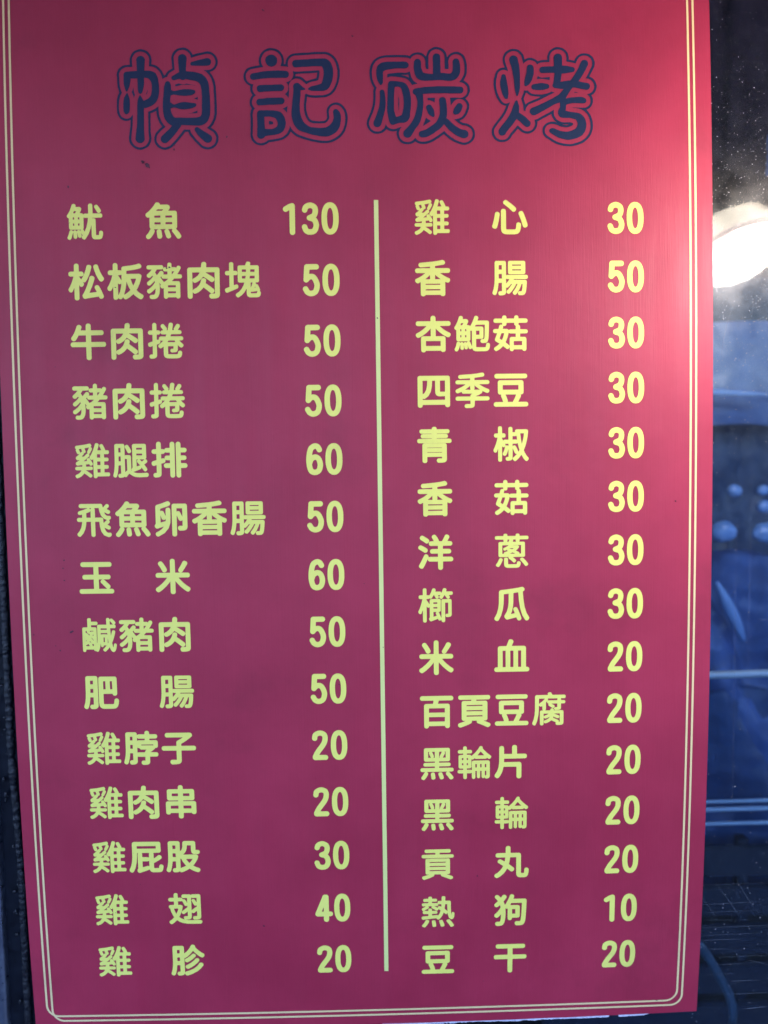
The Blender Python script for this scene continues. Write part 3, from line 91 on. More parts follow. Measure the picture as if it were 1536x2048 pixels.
'頁':[[1003,1016,210,1018,187,1014,167,1001,152,974,152,935,167,908,195,891,517,889,518,885,513,861,509,858,295,857,272,848,253,826,247,799,248,334,261,308,280,293,303,287,350,287,352,283,303,262,175,218,156,206,143,182,141,155,148,135,170,109,195,96,226,97,377,151,467,190,509,213,525,229,534,252,534,268,530,283,532,287,672,287,667,264,670,244,677,229,691,215,835,156,963,96,982,94,998,97,1040,126,1052,147,1055,171,1050,190,1036,208,998,229,865,283,866,286,916,287,936,292,957,310,969,334,970,799,963,826,943,848,920,857,660,858,655,861,664,889,986,889,1013,895,1029,906,1041,923,1045,939,1046,966,1042,982,1033,998,1020,1009],[827,738,830,722,830,710,827,707,389,707,385,710,385,733,389,738],[827,589,830,586,830,574,827,558,389,558,385,563,385,586,389,589],[827,440,830,438,830,423,827,407,389,407,385,411,385,438,389,440]],
'腐':[[635,1059,617,1060,590,1055,568,1040,558,1016,560,1001,567,985,563,983,245,983,226,976,209,958,204,939,202,543,191,411,165,283,124,175,126,159,133,144,168,116,179,112,195,112,210,119,222,129,267,241,297,388,311,528,315,690,334,663,354,651,377,651,408,667,409,570,416,554,427,541,432,539,381,539,369,536,352,524,342,504,341,155,345,136,358,119,377,110,412,110,431,119,444,136,447,155,449,338,470,312,482,307,497,305,548,319,591,338,621,354,608,330,571,296,520,269,474,253,460,241,452,221,453,202,464,182,478,172,489,167,505,167,552,183,601,206,664,250,792,192,783,167,787,144,798,124,819,113,897,112,939,117,963,123,978,131,990,140,1000,155,1006,175,1008,202,1008,497,1003,516,990,531,963,539,734,539,731,566,723,582,707,594,687,597,664,595,648,586,637,570,629,539,488,539,505,555,512,574,513,764,544,800,542,772,548,755,563,739,588,729,580,718,577,702,580,687,586,676,598,666,690,609,703,604,726,606,749,625,759,644,758,663,749,679,738,690,669,729,676,732,827,732,830,725,829,628,777,628,757,621,745,609,740,597,738,582,743,566,761,549,780,544,870,548,893,554,912,564,928,582,934,601,936,729,939,732,1013,732,1029,735,1048,750,1057,772,1056,791,1052,803,1032,822,1017,827,939,827,936,830,935,861,929,877,936,880,1025,880,1044,886,1057,896,1065,912,1067,939,1064,954,1048,975,1025,983,695,983,658,1044,648,1053],[835,880,837,877,831,861,830,830,827,827,586,827,571,824,555,815,571,842,571,857,563,877,567,880],[474,880,478,877,457,850,412,804,328,741,315,722,315,879],[901,444,902,209,877,206,875,209,876,237,863,256,800,287,716,322,718,341,712,361,835,308,850,306,866,309,883,322,893,341,894,361,884,380,858,396,745,442,753,445],[579,444,581,442,550,419,470,386,449,361,447,438,451,445]],
'黑':[[921,1024,284,1025,263,1020,243,1005,235,989,232,974,232,687,235,671,241,659,261,641,280,635,536,635,538,601,532,599,253,598,231,586,219,566,215,539,222,516,237,499,261,491,536,491,538,450,532,447,183,447,167,444,151,435,136,416,132,396,135,369,148,349,164,338,179,334,271,334,255,326,241,311,201,237,158,178,153,159,154,144,161,128,171,117,210,100,226,100,245,107,278,140,312,190,348,260,352,283,348,299,338,314,323,326,299,334,897,334,889,333,870,322,851,303,845,275,854,251,905,188,948,124,963,111,978,104,998,103,1033,115,1049,128,1058,144,1061,159,1058,175,1050,190,1009,246,948,318,928,333,919,334,1021,334,1049,345,1064,362,1069,384,1066,411,1052,433,1036,443,1021,447,664,447,659,450,660,490,939,491,963,499,980,520,984,547,980,570,967,588,947,598,664,599,659,601,659,632,664,635,916,635,939,643,956,660,964,687,964,978,960,993,951,1006,936,1019],[842,916,843,745,762,745,827,865,826,892,810,916],[738,916,672,784,670,764,675,745,660,744,660,916],[536,916,537,745,497,745,513,768,514,795,491,854,469,896,454,916],[385,916,373,892,373,869,427,744,351,745,350,912,354,916],[715,318,691,320,658,310,639,291,633,268,636,252,675,136,693,116,718,109,753,115,771,124,785,140,791,163,773,225,746,291,734,307],[504,314,482,317,451,310,433,295,422,268,438,140,455,117,482,107,513,110,532,120,547,136,553,155,547,217,536,283,523,303]],
'輪':[[804,1055,777,1058,753,1046,705,970,639,888,563,812,517,776,505,796,482,809,392,811,390,815,390,846,392,849,493,849,517,857,528,868,535,881,537,916,525,939,505,951,391,954,388,1024,377,1044,358,1056,342,1059,319,1057,303,1050,292,1037,284,1016,284,954,171,952,152,944,139,927,134,912,136,885,144,867,160,854,179,849,280,849,284,847,284,813,191,809,170,799,157,780,154,764,154,462,162,435,183,418,198,414,284,413,285,376,280,374,167,374,152,370,139,361,129,345,124,330,125,310,136,288,160,273,284,270,286,140,294,120,311,107,326,102,354,104,373,113,385,128,390,144,390,268,392,271,493,271,509,276,524,287,528,283,528,147,534,128,548,112,567,104,590,104,610,112,621,126,627,144,629,335,669,334,669,163,677,140,695,124,714,119,734,122,749,132,761,151,765,335,803,334,803,163,810,144,824,128,839,121,858,120,877,128,889,142,901,123,916,111,932,106,959,108,982,112,1002,121,1017,133,1027,147,1034,171,1036,198,1036,590,1033,605,1027,617,1005,634,986,637,579,637,559,634,537,617,528,594,528,361,524,359,509,370,493,374,392,374,390,376,390,411,392,414,482,416,502,427,514,442,518,462,518,675,520,679,540,670,559,671,571,676,610,705,625,691,645,685,920,685,943,694,959,713,995,683,1021,677,1044,686,1069,714,1077,741,1074,757,1068,768,951,866,885,931,834,989,838,1009,834,1028,823,1044],[780,897,879,788,689,788,777,900],[420,717,420,660,385,659,385,716],[288,717,291,714,290,660,251,660,250,714,253,717],[420,567,420,510,385,510,384,566],[288,567,291,563,291,512,288,509,253,509,250,512,251,566],[936,534,936,438,901,436,897,438,897,532,901,535],[800,535,803,532,803,438,800,436,765,436,763,532,765,535],[668,534,669,438,629,436,627,532,629,535],[936,334,936,209,916,204,901,194,897,198,897,334]],
'片':[[706,1067,672,1069,648,1064,629,1050,615,1028,612,1009,612,815,610,811,389,812,388,985,378,1016,365,1031,350,1040,311,1044,280,1035,258,1013,250,982,250,683,246,551,228,423,187,304,127,213,118,186,120,167,127,151,167,113,183,107,198,106,226,115,242,128,283,182,329,275,358,365,373,437,738,435,738,151,743,128,753,113,769,99,784,92,800,90,827,91,842,95,858,105,872,124,879,151,879,512,874,535,858,559,842,569,823,574,389,574,386,578,388,671,392,674,974,674,1002,681,1024,702,1033,726,1031,768,1018,791,996,807,974,811,753,811,750,1020,744,1036,734,1050,722,1060]],
'貢':[[946,1013,932,1015,264,1013,241,998,229,970,233,936,253,914,276,908,536,908,537,861,532,859,183,858,164,850,148,833,142,815,144,788,151,772,164,760,175,754,191,751,1025,753,1040,760,1053,772,1060,788,1062,807,1060,822,1053,838,1040,850,1025,857,664,859,660,861,660,908,932,908,951,912,966,923,974,935,979,970,968,997],[924,733,908,736,303,736,288,734,272,727,258,710,254,691,255,299,262,279,281,264,299,258,350,256,303,239,175,200,162,186,156,171,157,147,165,132,195,104,214,98,229,100,377,151,486,201,497,210,507,225,509,258,687,258,693,256,690,237,695,221,706,206,717,198,835,152,951,101,982,100,1024,120,1037,136,1041,155,1037,175,1025,190,994,206,862,256,908,258,928,264,946,279,954,303,954,694,945,718],[827,636,830,632,830,613,827,609,377,609,375,613,375,632,381,636],[827,513,830,508,830,489,827,484,377,484,375,489,377,513],[827,388,830,384,830,361,827,358,381,358,375,361,377,388]],
'丸':[[528,1067,497,1066,482,1062,462,1049,451,1030,445,1009,443,857,206,854,179,843,160,819,155,795,158,760,171,740,195,724,214,721,427,721,434,718,416,599,311,660,292,667,272,666,253,660,234,644,222,628,215,609,216,590,220,574,230,559,372,466,342,403,285,326,214,262,148,222,135,209,126,194,122,175,123,159,128,144,160,109,179,100,198,98,222,105,299,153,392,237,455,320,486,379,489,380,594,293,625,289,641,293,656,303,681,330,689,345,692,369,686,392,676,407,659,423,538,516,560,621,573,718,579,721,742,721,747,718,747,252,752,194,767,155,788,130,811,116,831,110,877,105,982,105,1040,121,1056,133,1082,167,1103,244,1110,341,1102,365,1087,383,1062,396,1044,400,1025,398,1005,389,990,372,981,353,973,252,969,241,885,241,884,791,877,822,858,843,831,854,583,856,582,1020,575,1038,563,1052,548,1062]],
'熱':[[796,1055,784,1059,745,1059,722,1048,714,1036,712,1024,709,919,707,916,633,916,616,912,606,903,599,892,597,854,594,849,579,853,434,854,435,894,548,894,567,902,576,912,581,923,582,954,573,974,552,986,435,987,431,1028,421,1044,408,1052,361,1054,342,1046,329,1028,326,988,214,987,202,983,190,974,182,958,181,927,185,916,195,903,214,894,326,893,327,854,175,853,154,842,144,822,143,795,147,780,156,768,175,759,253,759,257,757,148,689,139,675,138,656,144,640,164,619,175,614,196,613,187,613,173,597,168,586,168,547,179,529,191,521,202,519,326,517,327,462,323,458,167,444,152,438,138,423,135,407,138,372,148,354,164,345,179,343,555,383,595,341,610,336,625,338,637,345,676,382,718,438,753,506,769,551,819,508,835,502,850,504,862,511,881,543,888,485,916,396,924,382,974,349,990,342,1002,342,1021,347,1041,357,1065,396,1077,450,1082,524,1071,546,1052,562,1033,568,1015,563,1005,554,999,539,994,468,980,563,976,710,976,877,973,892,963,907,943,916,819,916,815,919,817,1024,810,1044],[617,815,633,811,703,811,699,736,695,734,656,757,637,758,617,745,594,707,505,757,513,759,583,759,594,763,611,780],[870,811,877,609,874,603,796,667,811,811],[431,759,433,757,422,741,418,725,421,710,428,698,555,621,575,616,591,621,602,630,621,661,679,621,666,574,645,525,610,470,606,469,590,481,575,483,435,469,435,519,552,519,567,522,579,529,588,543,590,582,579,604,559,613,435,614,430,663,423,675,408,685,361,687,340,679,328,660,327,617,323,614,206,614,199,617,268,652,336,694,344,706,347,725,341,741,327,757,330,759],[931,341,908,341,862,324,852,314,847,303,849,279,910,198,964,113,974,106,990,104,1040,120,1052,128,1063,144,1064,159,1061,171,1016,241,978,291,944,334],[295,338,272,339,256,330,202,237,150,175,145,163,145,147,152,133,164,122,206,104,229,107,241,115,268,144,307,198,350,275,354,299,349,314,338,324],[721,326,703,329,656,319,642,306,636,287,682,136,695,120,714,114,761,122,774,128,786,140,792,159,785,190,753,278,738,310],[513,318,497,322,451,317,435,306,427,291,442,140,451,124,470,112,532,120,544,128,552,144,554,159,548,217,534,291,524,310]],
'狗':[[636,1063,617,1064,602,1059,586,1049,575,1036,544,951,503,857,456,776,431,743,427,743,419,776,392,846,440,908,477,966,481,985,478,1005,471,1020,461,1032,439,1046,420,1053,400,1054,385,1050,362,1032,315,966,257,1027,237,1043,222,1050,198,1052,179,1047,156,1031,143,1013,138,985,145,962,198,904,229,861,135,772,128,757,126,741,132,710,144,695,164,679,183,673,206,674,229,684,292,738,310,667,277,609,229,545,178,489,143,458,129,431,129,400,142,376,167,354,187,347,202,346,222,351,237,361,294,419,319,450,321,446,314,322,304,264,289,229,276,224,210,223,195,219,171,206,155,182,152,159,160,128,172,109,191,96,214,90,253,90,292,93,334,100,373,120,390,136,400,152,426,209,443,295,451,388,454,493,448,628,451,631,474,623,493,623,509,629,512,625,512,318,521,291,540,271,559,263,579,261,594,263,614,272,634,295,640,310,641,334,645,335,811,336,835,344,855,365,862,380,864,396,864,667,857,694,839,717,811,728,586,729,617,790,621,792,923,791,915,555,904,376,889,268,870,225,773,226,745,217,732,206,722,190,718,159,728,124,738,111,751,101,773,93,831,91,897,95,939,105,971,126,995,159,1019,221,1036,345,1048,547,1059,846,1058,869,1054,885,1044,900,1033,910,1017,918,1002,921,680,921,676,923,699,989,698,1016,691,1032,676,1049,660,1057],[734,604,735,462,642,462,641,601,645,604]],
'干':[[985,997,233,999,202,989,190,978,180,962,175,939,176,916,180,900,197,877,222,864,525,861,524,665,171,663,148,652,133,635,125,613,124,582,129,563,142,543,160,531,179,527,524,525,525,147,529,132,537,116,563,96,586,91,625,94,652,111,666,136,668,524,672,526,1021,526,1036,529,1052,538,1072,563,1076,578,1077,601,1071,628,1056,649,1033,662,672,664,668,667,668,861,967,862,994,867,1009,877,1025,897,1030,916,1031,943,1026,962,1017,976,1002,990]],
'0':[[383,1017,357,1019,331,1018,308,1015,285,1008,262,997,243,984,223,967,206,946,176,897,154,837,139,767,131,686,129,571,135,483,149,402,171,335,186,304,202,279,220,257,239,239,262,223,285,212,308,205,337,201,386,204,406,209,429,218,448,230,467,244,498,279,524,325,546,384,561,455,569,532,570,648,566,729,554,806,534,873,520,904,506,929,489,953,471,972,451,988,429,1002,406,1011],[360,876,369,873,377,866,391,844,405,813,415,774,422,732,427,683,428,564,420,472,412,434,403,402,390,374,375,353,364,344,347,343,331,347,315,366,300,395,288,434,279,476,274,525,271,648,274,701,280,746,288,788,299,823,313,852,328,870,337,876]],
'1':[[407,1003,390,1006,370,1004,315,990,274,971,172,908,156,887,151,873,149,859,152,834,164,811,184,794,207,785,226,784,246,789,311,828,313,827,315,262,322,237,337,217,357,205,383,199,399,200,413,205,435,219,450,240,456,269,456,939,451,960,442,978,426,993]],
'2':[[376,1017,341,1019,298,1013,256,999,217,979,183,953,165,932,152,908,145,883,134,809,137,785,145,767,156,753,171,743,187,736,207,734,223,736,239,743,256,755,266,768,273,785,283,852,298,862,318,871,337,876,351,877,373,872,393,864,401,859,406,852,411,820,411,792,405,753,393,715,378,683,342,627,266,528,230,477,194,416,148,323,144,304,144,272,150,247,158,233,171,219,184,211,200,206,217,204,497,205,517,212,533,223,547,240,555,262,555,286,546,311,532,328,511,341,488,346,324,346,321,346,319,349,351,403,458,545,477,571,504,616,524,658,538,701,548,743,552,781,553,827,547,873,533,915,517,943,494,966,455,992,413,1009]],
'3':[[370,1017,347,1019,324,1018,282,1010,239,993,197,966,177,946,161,922,150,894,136,848,134,834,138,806,145,792,155,780,177,765,190,761,207,759,233,765,257,781,270,802,287,855,305,867,331,876,354,875,373,868,390,859,396,853,400,844,404,823,403,792,397,760,386,737,380,731,360,721,318,701,298,696,282,686,271,676,262,662,256,648,254,630,256,613,261,599,270,585,281,574,302,563,383,539,393,530,405,511,421,469,424,437,415,395,399,361,393,354,383,349,347,341,318,344,295,353,288,357,285,363,265,416,253,442,233,460,207,470,190,471,177,469,164,464,151,456,132,434,125,409,127,381,153,311,165,286,187,258,210,238,246,219,282,206,321,200,377,202,419,211,462,229,488,248,504,264,518,283,542,328,557,377,565,427,566,451,563,479,550,532,534,571,521,595,506,616,488,637,507,662,520,686,533,722,541,757,546,795,546,830,541,866,535,890,517,929,504,946,484,965,465,979,432,997,396,1010]],
'4':[[432,999,383,1001,364,998,340,985,323,964,223,715,119,462,114,437,117,416,126,395,143,377,164,367,184,364,344,363,344,269,349,244,359,226,374,212,393,203,413,199,432,201,452,209,468,223,480,240,486,265,487,363,537,365,563,375,576,385,586,398,593,416,596,434,594,451,587,469,578,483,565,493,553,500,537,505,486,507,485,939,479,960,467,978,452,991],[344,634,344,507,295,506,292,507,341,626,344,627]],
'5':[[495,1013,475,1016,223,1015,204,1009,187,997,174,981,167,964,144,623,145,606,152,588,164,570,184,556,207,549,230,551,247,557,262,567,279,587,318,626,341,629,354,628,361,623,374,606,395,567,411,525,419,493,421,476,418,441,404,388,396,370,388,360,373,350,357,344,341,341,328,341,311,346,294,356,286,367,250,430,234,444,217,453,190,456,164,449,143,434,130,413,124,388,127,363,158,304,177,273,194,255,223,233,256,216,292,204,337,198,377,203,419,215,462,238,479,251,497,269,516,293,537,339,553,391,559,423,563,476,561,507,556,535,534,602,511,651,493,683,478,704,458,727,439,743,413,758,386,767,364,770,337,771,298,767,295,771,302,873,484,875,511,884,530,900,539,915,545,932,546,950,542,967,536,981,525,995,511,1006]],
'6':[[374,1024,351,1022,328,1017,297,1006,264,988,225,957,207,936,193,915,172,866,152,788,136,683,131,602,132,518,146,413,167,332,187,287,210,256,226,241,249,225,292,207,315,202,347,199,393,204,432,216,475,240,498,262,513,279,526,300,546,346,559,395,565,448,564,500,556,546,548,574,532,616,520,641,507,662,490,683,471,699,442,718,419,727,396,733,377,736,351,735,331,732,288,717,284,718,296,781,312,834,318,846,327,859,354,876,370,881,383,876,421,809,439,794,458,786,484,785,511,794,530,810,543,834,546,859,542,880,511,942,490,971,462,995,432,1010,399,1020],[373,593,383,588,393,578,402,560,412,532,423,483,422,437,411,391,396,360,383,350,370,345,354,341,337,342,318,350,306,367,290,416,280,472,305,546,314,564,331,578,351,590,364,594]]}
TITLES = {
('幀',0):[[2302,2201,2287,2202,2272,2200,2258,2192,2245,2181,2234,2166,2229,2152,2229,2137,2232,2123,2239,2108,2246,2099,2320,2031,2355,2004,2394,1956,2393,1952,2370,1940,2332,1911,2325,1903,2300,1864,2292,1849,2283,1825,2271,1758,2268,1685,2270,1623,2274,1565,2280,1531,2283,1488,2288,1450,2289,1416,2296,1382,2306,1349,2313,1335,2323,1325,2338,1319,2352,1320,2365,1325,2375,1335,2386,1362,2390,1379,2394,1422,2392,1441,2395,1446,2418,1457,2433,1460,2452,1459,2530,1442,2574,1436,2598,1435,2652,1437,2681,1439,2722,1450,2734,1458,2740,1469,2739,1484,2734,1493,2728,1499,2699,1518,2684,1523,2669,1526,2611,1532,2582,1532,2519,1527,2451,1515,2432,1513,2412,1516,2388,1525,2385,1528,2379,1562,2376,1619,2395,1629,2414,1648,2419,1650,2429,1652,2444,1651,2522,1624,2551,1620,2580,1618,2605,1620,2731,1637,2740,1640,2745,1644,2750,1650,2752,1657,2752,1667,2749,1674,2739,1687,2695,1706,2671,1713,2642,1718,2573,1724,2539,1724,2515,1719,2457,1700,2428,1695,2409,1698,2382,1711,2384,1740,2391,1769,2410,1807,2426,1829,2440,1839,2450,1841,2528,1839,2596,1844,2737,1842,2780,1835,2800,1827,2808,1822,2815,1813,2823,1793,2829,1740,2828,1682,2832,1644,2831,1586,2834,1552,2830,1503,2829,1461,2816,1393,2808,1373,2796,1354,2787,1344,2775,1335,2752,1325,2727,1318,2668,1308,2610,1293,2601,1292,2591,1299,2581,1304,2562,1307,2542,1303,2533,1298,2523,1290,2518,1289,2489,1294,2455,1306,2435,1309,2426,1308,2414,1302,2405,1292,2400,1282,2399,1273,2402,1263,2407,1254,2412,1249,2432,1239,2481,1209,2512,1192,2507,1144,2505,1105,2501,1067,2499,999,2502,980,2505,970,2511,961,2529,945,2550,937,2563,936,2573,937,2592,945,2611,960,2619,972,2623,986,2624,1001,2622,1029,2616,1068,2615,1102,2611,1131,2610,1179,2612,1181,2627,1183,2714,1190,2738,1194,2787,1206,2835,1223,2849,1232,2888,1268,2902,1288,2925,1336,2932,1360,2941,1428,2941,1466,2948,1548,2948,1582,2950,1621,2950,1654,2952,1688,2950,1751,2944,1809,2922,1871,2912,1890,2905,1900,2891,1915,2871,1931,2851,1942,2827,1952,2807,1956,2778,1958,2550,1946,2530,1947,2525,1963,2519,1972,2487,2010,2468,2039,2425,2090,2375,2144,2329,2187,2316,2195],[1944,2196,1931,2197,1917,2194,1902,2188,1893,2181,1883,2171,1874,2159,1869,2147,1867,2137,1875,2065,1881,2031,1882,2007,1889,1974,1895,1916,1897,1815,1900,1782,1900,1685,1905,1613,1915,1565,1928,1537,1933,1522,1936,1518,1940,1515,1950,1516,1955,1521,1965,1542,1983,1571,1992,1592,2012,1588,2055,1567,2071,1555,2094,1529,2100,1520,2106,1505,2117,1438,2116,1375,2112,1346,2107,1332,2097,1312,2082,1293,2067,1278,2057,1273,2042,1270,2018,1267,2007,1268,2008,1340,2000,1398,1985,1455,1980,1470,1970,1485,1960,1494,1950,1500,1946,1500,1932,1488,1925,1479,1920,1464,1913,1435,1913,1339,1910,1300,1911,1276,1906,1275,1872,1278,1819,1276,1815,1280,1812,1314,1806,1338,1800,1371,1793,1395,1767,1452,1762,1458,1752,1460,1747,1457,1743,1452,1730,1423,1714,1355,1712,1288,1713,1245,1711,1230,1714,1211,1721,1197,1733,1185,1747,1178,1845,1170,1903,1169,1906,1166,1906,1151,1903,1103,1903,1069,1899,1016,1901,997,1908,983,1922,968,1941,958,1965,955,1980,957,1995,964,2015,984,2023,998,2025,1018,2012,1162,2015,1165,2044,1165,2088,1167,2122,1175,2146,1185,2160,1193,2175,1206,2184,1220,2202,1261,2210,1285,2213,1324,2220,1367,2221,1420,2223,1449,2220,1483,2209,1545,2187,1596,2168,1621,2152,1638,2132,1654,2113,1666,2093,1675,2039,1694,2020,1697,2000,1697,1996,1744,1998,1783,1996,1812,1996,1874,1997,1903,1995,1937,1996,1975,1994,2004,1999,2105,2000,2144,1993,2163,1981,2178,1961,2191],[2930,2199,2915,2202,2900,2203,2886,2200,2871,2193,2857,2183,2833,2157,2806,2135,2759,2081,2723,2030,2719,2018,2718,2008,2720,1999,2727,1989,2739,1981,2749,1978,2763,1978,2773,1982,2826,2020,2903,2066,2951,2099,2961,2112,2968,2127,2970,2136,2968,2151,2963,2165,2954,2181,2944,2191],[1752,1784,1740,1785,1726,1777,1719,1769,1706,1745,1703,1731,1700,1707,1702,1658,1701,1630,1705,1596,1716,1543,1751,1486,1756,1483,1761,1482,1766,1484,1771,1491,1775,1507,1792,1554,1795,1573,1798,1645,1795,1674,1794,1718,1789,1746,1781,1761,1768,1775,1760,1781],[2929,1105,2852,1107,2696,1103,2687,1100,2678,1093,2673,1083,2673,1073,2678,1060,2687,1052,2721,1044,2761,1030,2780,1025,2912,996,2926,996,2945,1003,2960,1015,2969,1028,2974,1047,2971,1067,2965,1081,2959,1091,2945,1100]],
('幀',1):[[2312,2292,2285,2295,2261,2292,2232,2282,2202,2267,2183,2252,2166,2233,2150,2207,2140,2179,2137,2160,2138,2112,2144,2093,2160,2059,2169,2045,2189,2026,2210,2002,2255,1964,2243,1950,2215,1904,2195,1853,2179,1795,2177,1756,2174,1739,2130,1761,2090,1774,2092,1808,2088,1895,2090,1928,2088,1962,2089,2001,2087,2034,2097,2111,2098,2131,2093,2167,2088,2183,2079,2203,2057,2236,2048,2246,2035,2255,1983,2281,1954,2290,1925,2290,1905,2287,1886,2281,1866,2273,1847,2262,1817,2237,1804,2223,1794,2208,1782,2184,1776,2165,1774,2150,1774,2107,1784,2049,1787,2016,1795,1973,1799,1934,1799,1900,1802,1867,1797,1866,1768,1875,1738,1878,1714,1875,1690,1865,1659,1845,1642,1827,1619,1784,1611,1758,1607,1662,1610,1623,1611,1575,1626,1518,1648,1475,1637,1431,1626,1398,1619,1320,1621,1272,1620,1258,1615,1229,1615,1210,1620,1190,1633,1157,1641,1142,1656,1126,1681,1106,1700,1094,1720,1087,1744,1082,1803,1080,1808,1078,1804,1034,1805,1000,1813,972,1830,933,1848,909,1869,889,1884,881,1914,869,1938,861,1953,860,1972,860,2016,870,2046,883,2059,891,2072,903,2102,943,2109,956,2112,966,2121,1019,2120,1038,2115,1072,2118,1077,2148,1083,2177,1094,2201,1107,2220,1123,2263,1170,2286,1217,2293,1233,2296,1236,2315,1230,2322,1214,2331,1200,2355,1176,2370,1166,2411,1143,2415,1138,2409,1085,2408,1046,2403,998,2405,974,2420,931,2430,912,2437,902,2462,878,2482,864,2516,852,2555,845,2584,844,2608,849,2637,863,2666,886,2691,914,2701,929,2709,946,2713,948,2767,930,2850,916,2908,902,2923,901,2942,903,2961,907,2976,913,2992,922,3010,935,3028,951,3041,966,3050,980,3064,1014,3067,1029,3068,1043,3066,1082,3062,1096,3045,1130,3035,1146,3021,1161,3004,1173,2976,1187,2949,1197,2982,1240,3012,1303,3023,1337,3034,1410,3034,1448,3041,1535,3040,1569,3043,1602,3043,1641,3045,1670,3043,1795,3028,1861,3020,1882,2995,1934,2985,1949,2951,1987,3001,2019,3015,2031,3033,2050,3047,2075,3059,2104,3062,2123,3060,2171,3057,2185,3051,2200,3032,2233,3021,2248,2986,2276,2972,2284,2942,2293,2908,2298,2879,2295,2845,2287,2826,2278,2807,2265,2716,2175,2688,2138,2663,2110,2649,2091,2638,2070,2630,2046,2626,2042,2587,2042,2582,2044,2557,2079,2447,2205,2418,2231,2398,2252,2383,2263,2349,2282,2332,2288],[2305,2260,2349,2245,2364,2237,2372,2231,2389,2213,2419,2186,2467,2135,2530,2059,2555,2026,2568,2011,2573,2010,2656,2014,2662,2041,2674,2066,2743,2158,2779,2192,2812,2227,2828,2241,2846,2251,2875,2260,2899,2265,2923,2265,2941,2261,2957,2254,2992,2231,3004,2219,3015,2199,3023,2175,3029,2132,3026,2113,3013,2084,3000,2064,2981,2045,2898,1991,2900,1986,2924,1968,2946,1943,2959,1926,2982,1886,2991,1867,2998,1848,3010,1790,3011,1776,3009,1713,3011,1679,3009,1641,3011,1588,3007,1549,3007,1511,3003,1457,3003,1409,2995,1366,2981,1313,2971,1288,2953,1255,2937,1231,2903,1196,2891,1186,2866,1172,2870,1168,2875,1167,2933,1168,2948,1165,2967,1157,2992,1142,3006,1130,3014,1120,3029,1091,3034,1077,3036,1062,3034,1038,3030,1019,3018,995,3007,975,2993,961,2975,949,2961,943,2942,938,2922,936,2908,936,2771,965,2688,991,2684,990,2677,953,2666,933,2645,909,2618,890,2593,880,2569,877,2535,880,2520,883,2506,888,2485,903,2462,927,2446,952,2437,974,2436,999,2448,1158,2389,1192,2374,1202,2362,1215,2352,1229,2339,1260,2324,1262,2305,1269,2270,1288,2261,1242,2239,1194,2229,1179,2202,1150,2177,1130,2147,1116,2118,1108,2079,1105,2082,1086,2083,1057,2087,1019,2084,990,2077,965,2052,931,2034,915,2005,902,1971,894,1942,895,1908,905,1893,912,1883,919,1866,939,1847,972,1841,986,1838,1006,1839,1059,1843,1102,1841,1111,1768,1112,1749,1114,1729,1120,1705,1131,1685,1145,1670,1162,1658,1181,1650,1201,1648,1215,1652,1254,1652,1340,1659,1393,1674,1448,1687,1475,1658,1528,1644,1585,1638,1658,1639,1716,1642,1739,1651,1778,1660,1797,1667,1807,1676,1817,1691,1828,1705,1836,1725,1843,1739,1846,1754,1846,1768,1844,1783,1839,1794,1833,1807,1824,1833,1791,1836,1795,1837,1814,1832,1891,1832,1925,1827,1963,1824,1997,1817,2031,1807,2136,1810,2160,1826,2194,1844,2219,1869,2238,1896,2250,1916,2255,1930,2256,1959,2254,1994,2242,2019,2226,2038,2203,2048,2188,2055,2173,2062,2149,2065,2130,2059,2087,2055,2019,2057,1986,2056,1904,2058,1870,2056,1832,2058,1793,2057,1750,2101,1737,2151,1713,2180,1695,2205,1673,2207,1680,2207,1733,2215,1805,2220,1824,2246,1892,2273,1936,2282,1946,2303,1965,2304,1970,2246,2012,2191,2069,2178,2093,2172,2112,2170,2146,2170,2165,2176,2185,2188,2204,2204,2223,2223,2240,2245,2253,2266,2260,2286,2262],[2678,1782,2650,1784,2629,1781,2670,1778,2694,1771,2763,1743,2766,1749,2765,1773,2762,1778,2733,1781],[2772,1585,2770,1590,2751,1582,2718,1575,2756,1556,2771,1545,2772,1547],[1858,1550,1857,1554,1854,1550,1848,1521,1827,1468,1840,1439,1850,1406,1854,1410,1854,1439,1857,1459,1865,1488,1872,1507,1873,1512,1863,1531],[2037,1504,2033,1508,2030,1504,2038,1485,2054,1438,2056,1447,2052,1476,2046,1490],[2464,1394,2458,1395,2456,1394,2452,1370,2454,1368,2507,1354,2536,1365,2560,1369,2585,1367,2614,1356,2687,1373,2721,1380,2741,1387,2740,1389,2735,1389,2701,1380,2672,1375,2570,1374,2531,1379]],
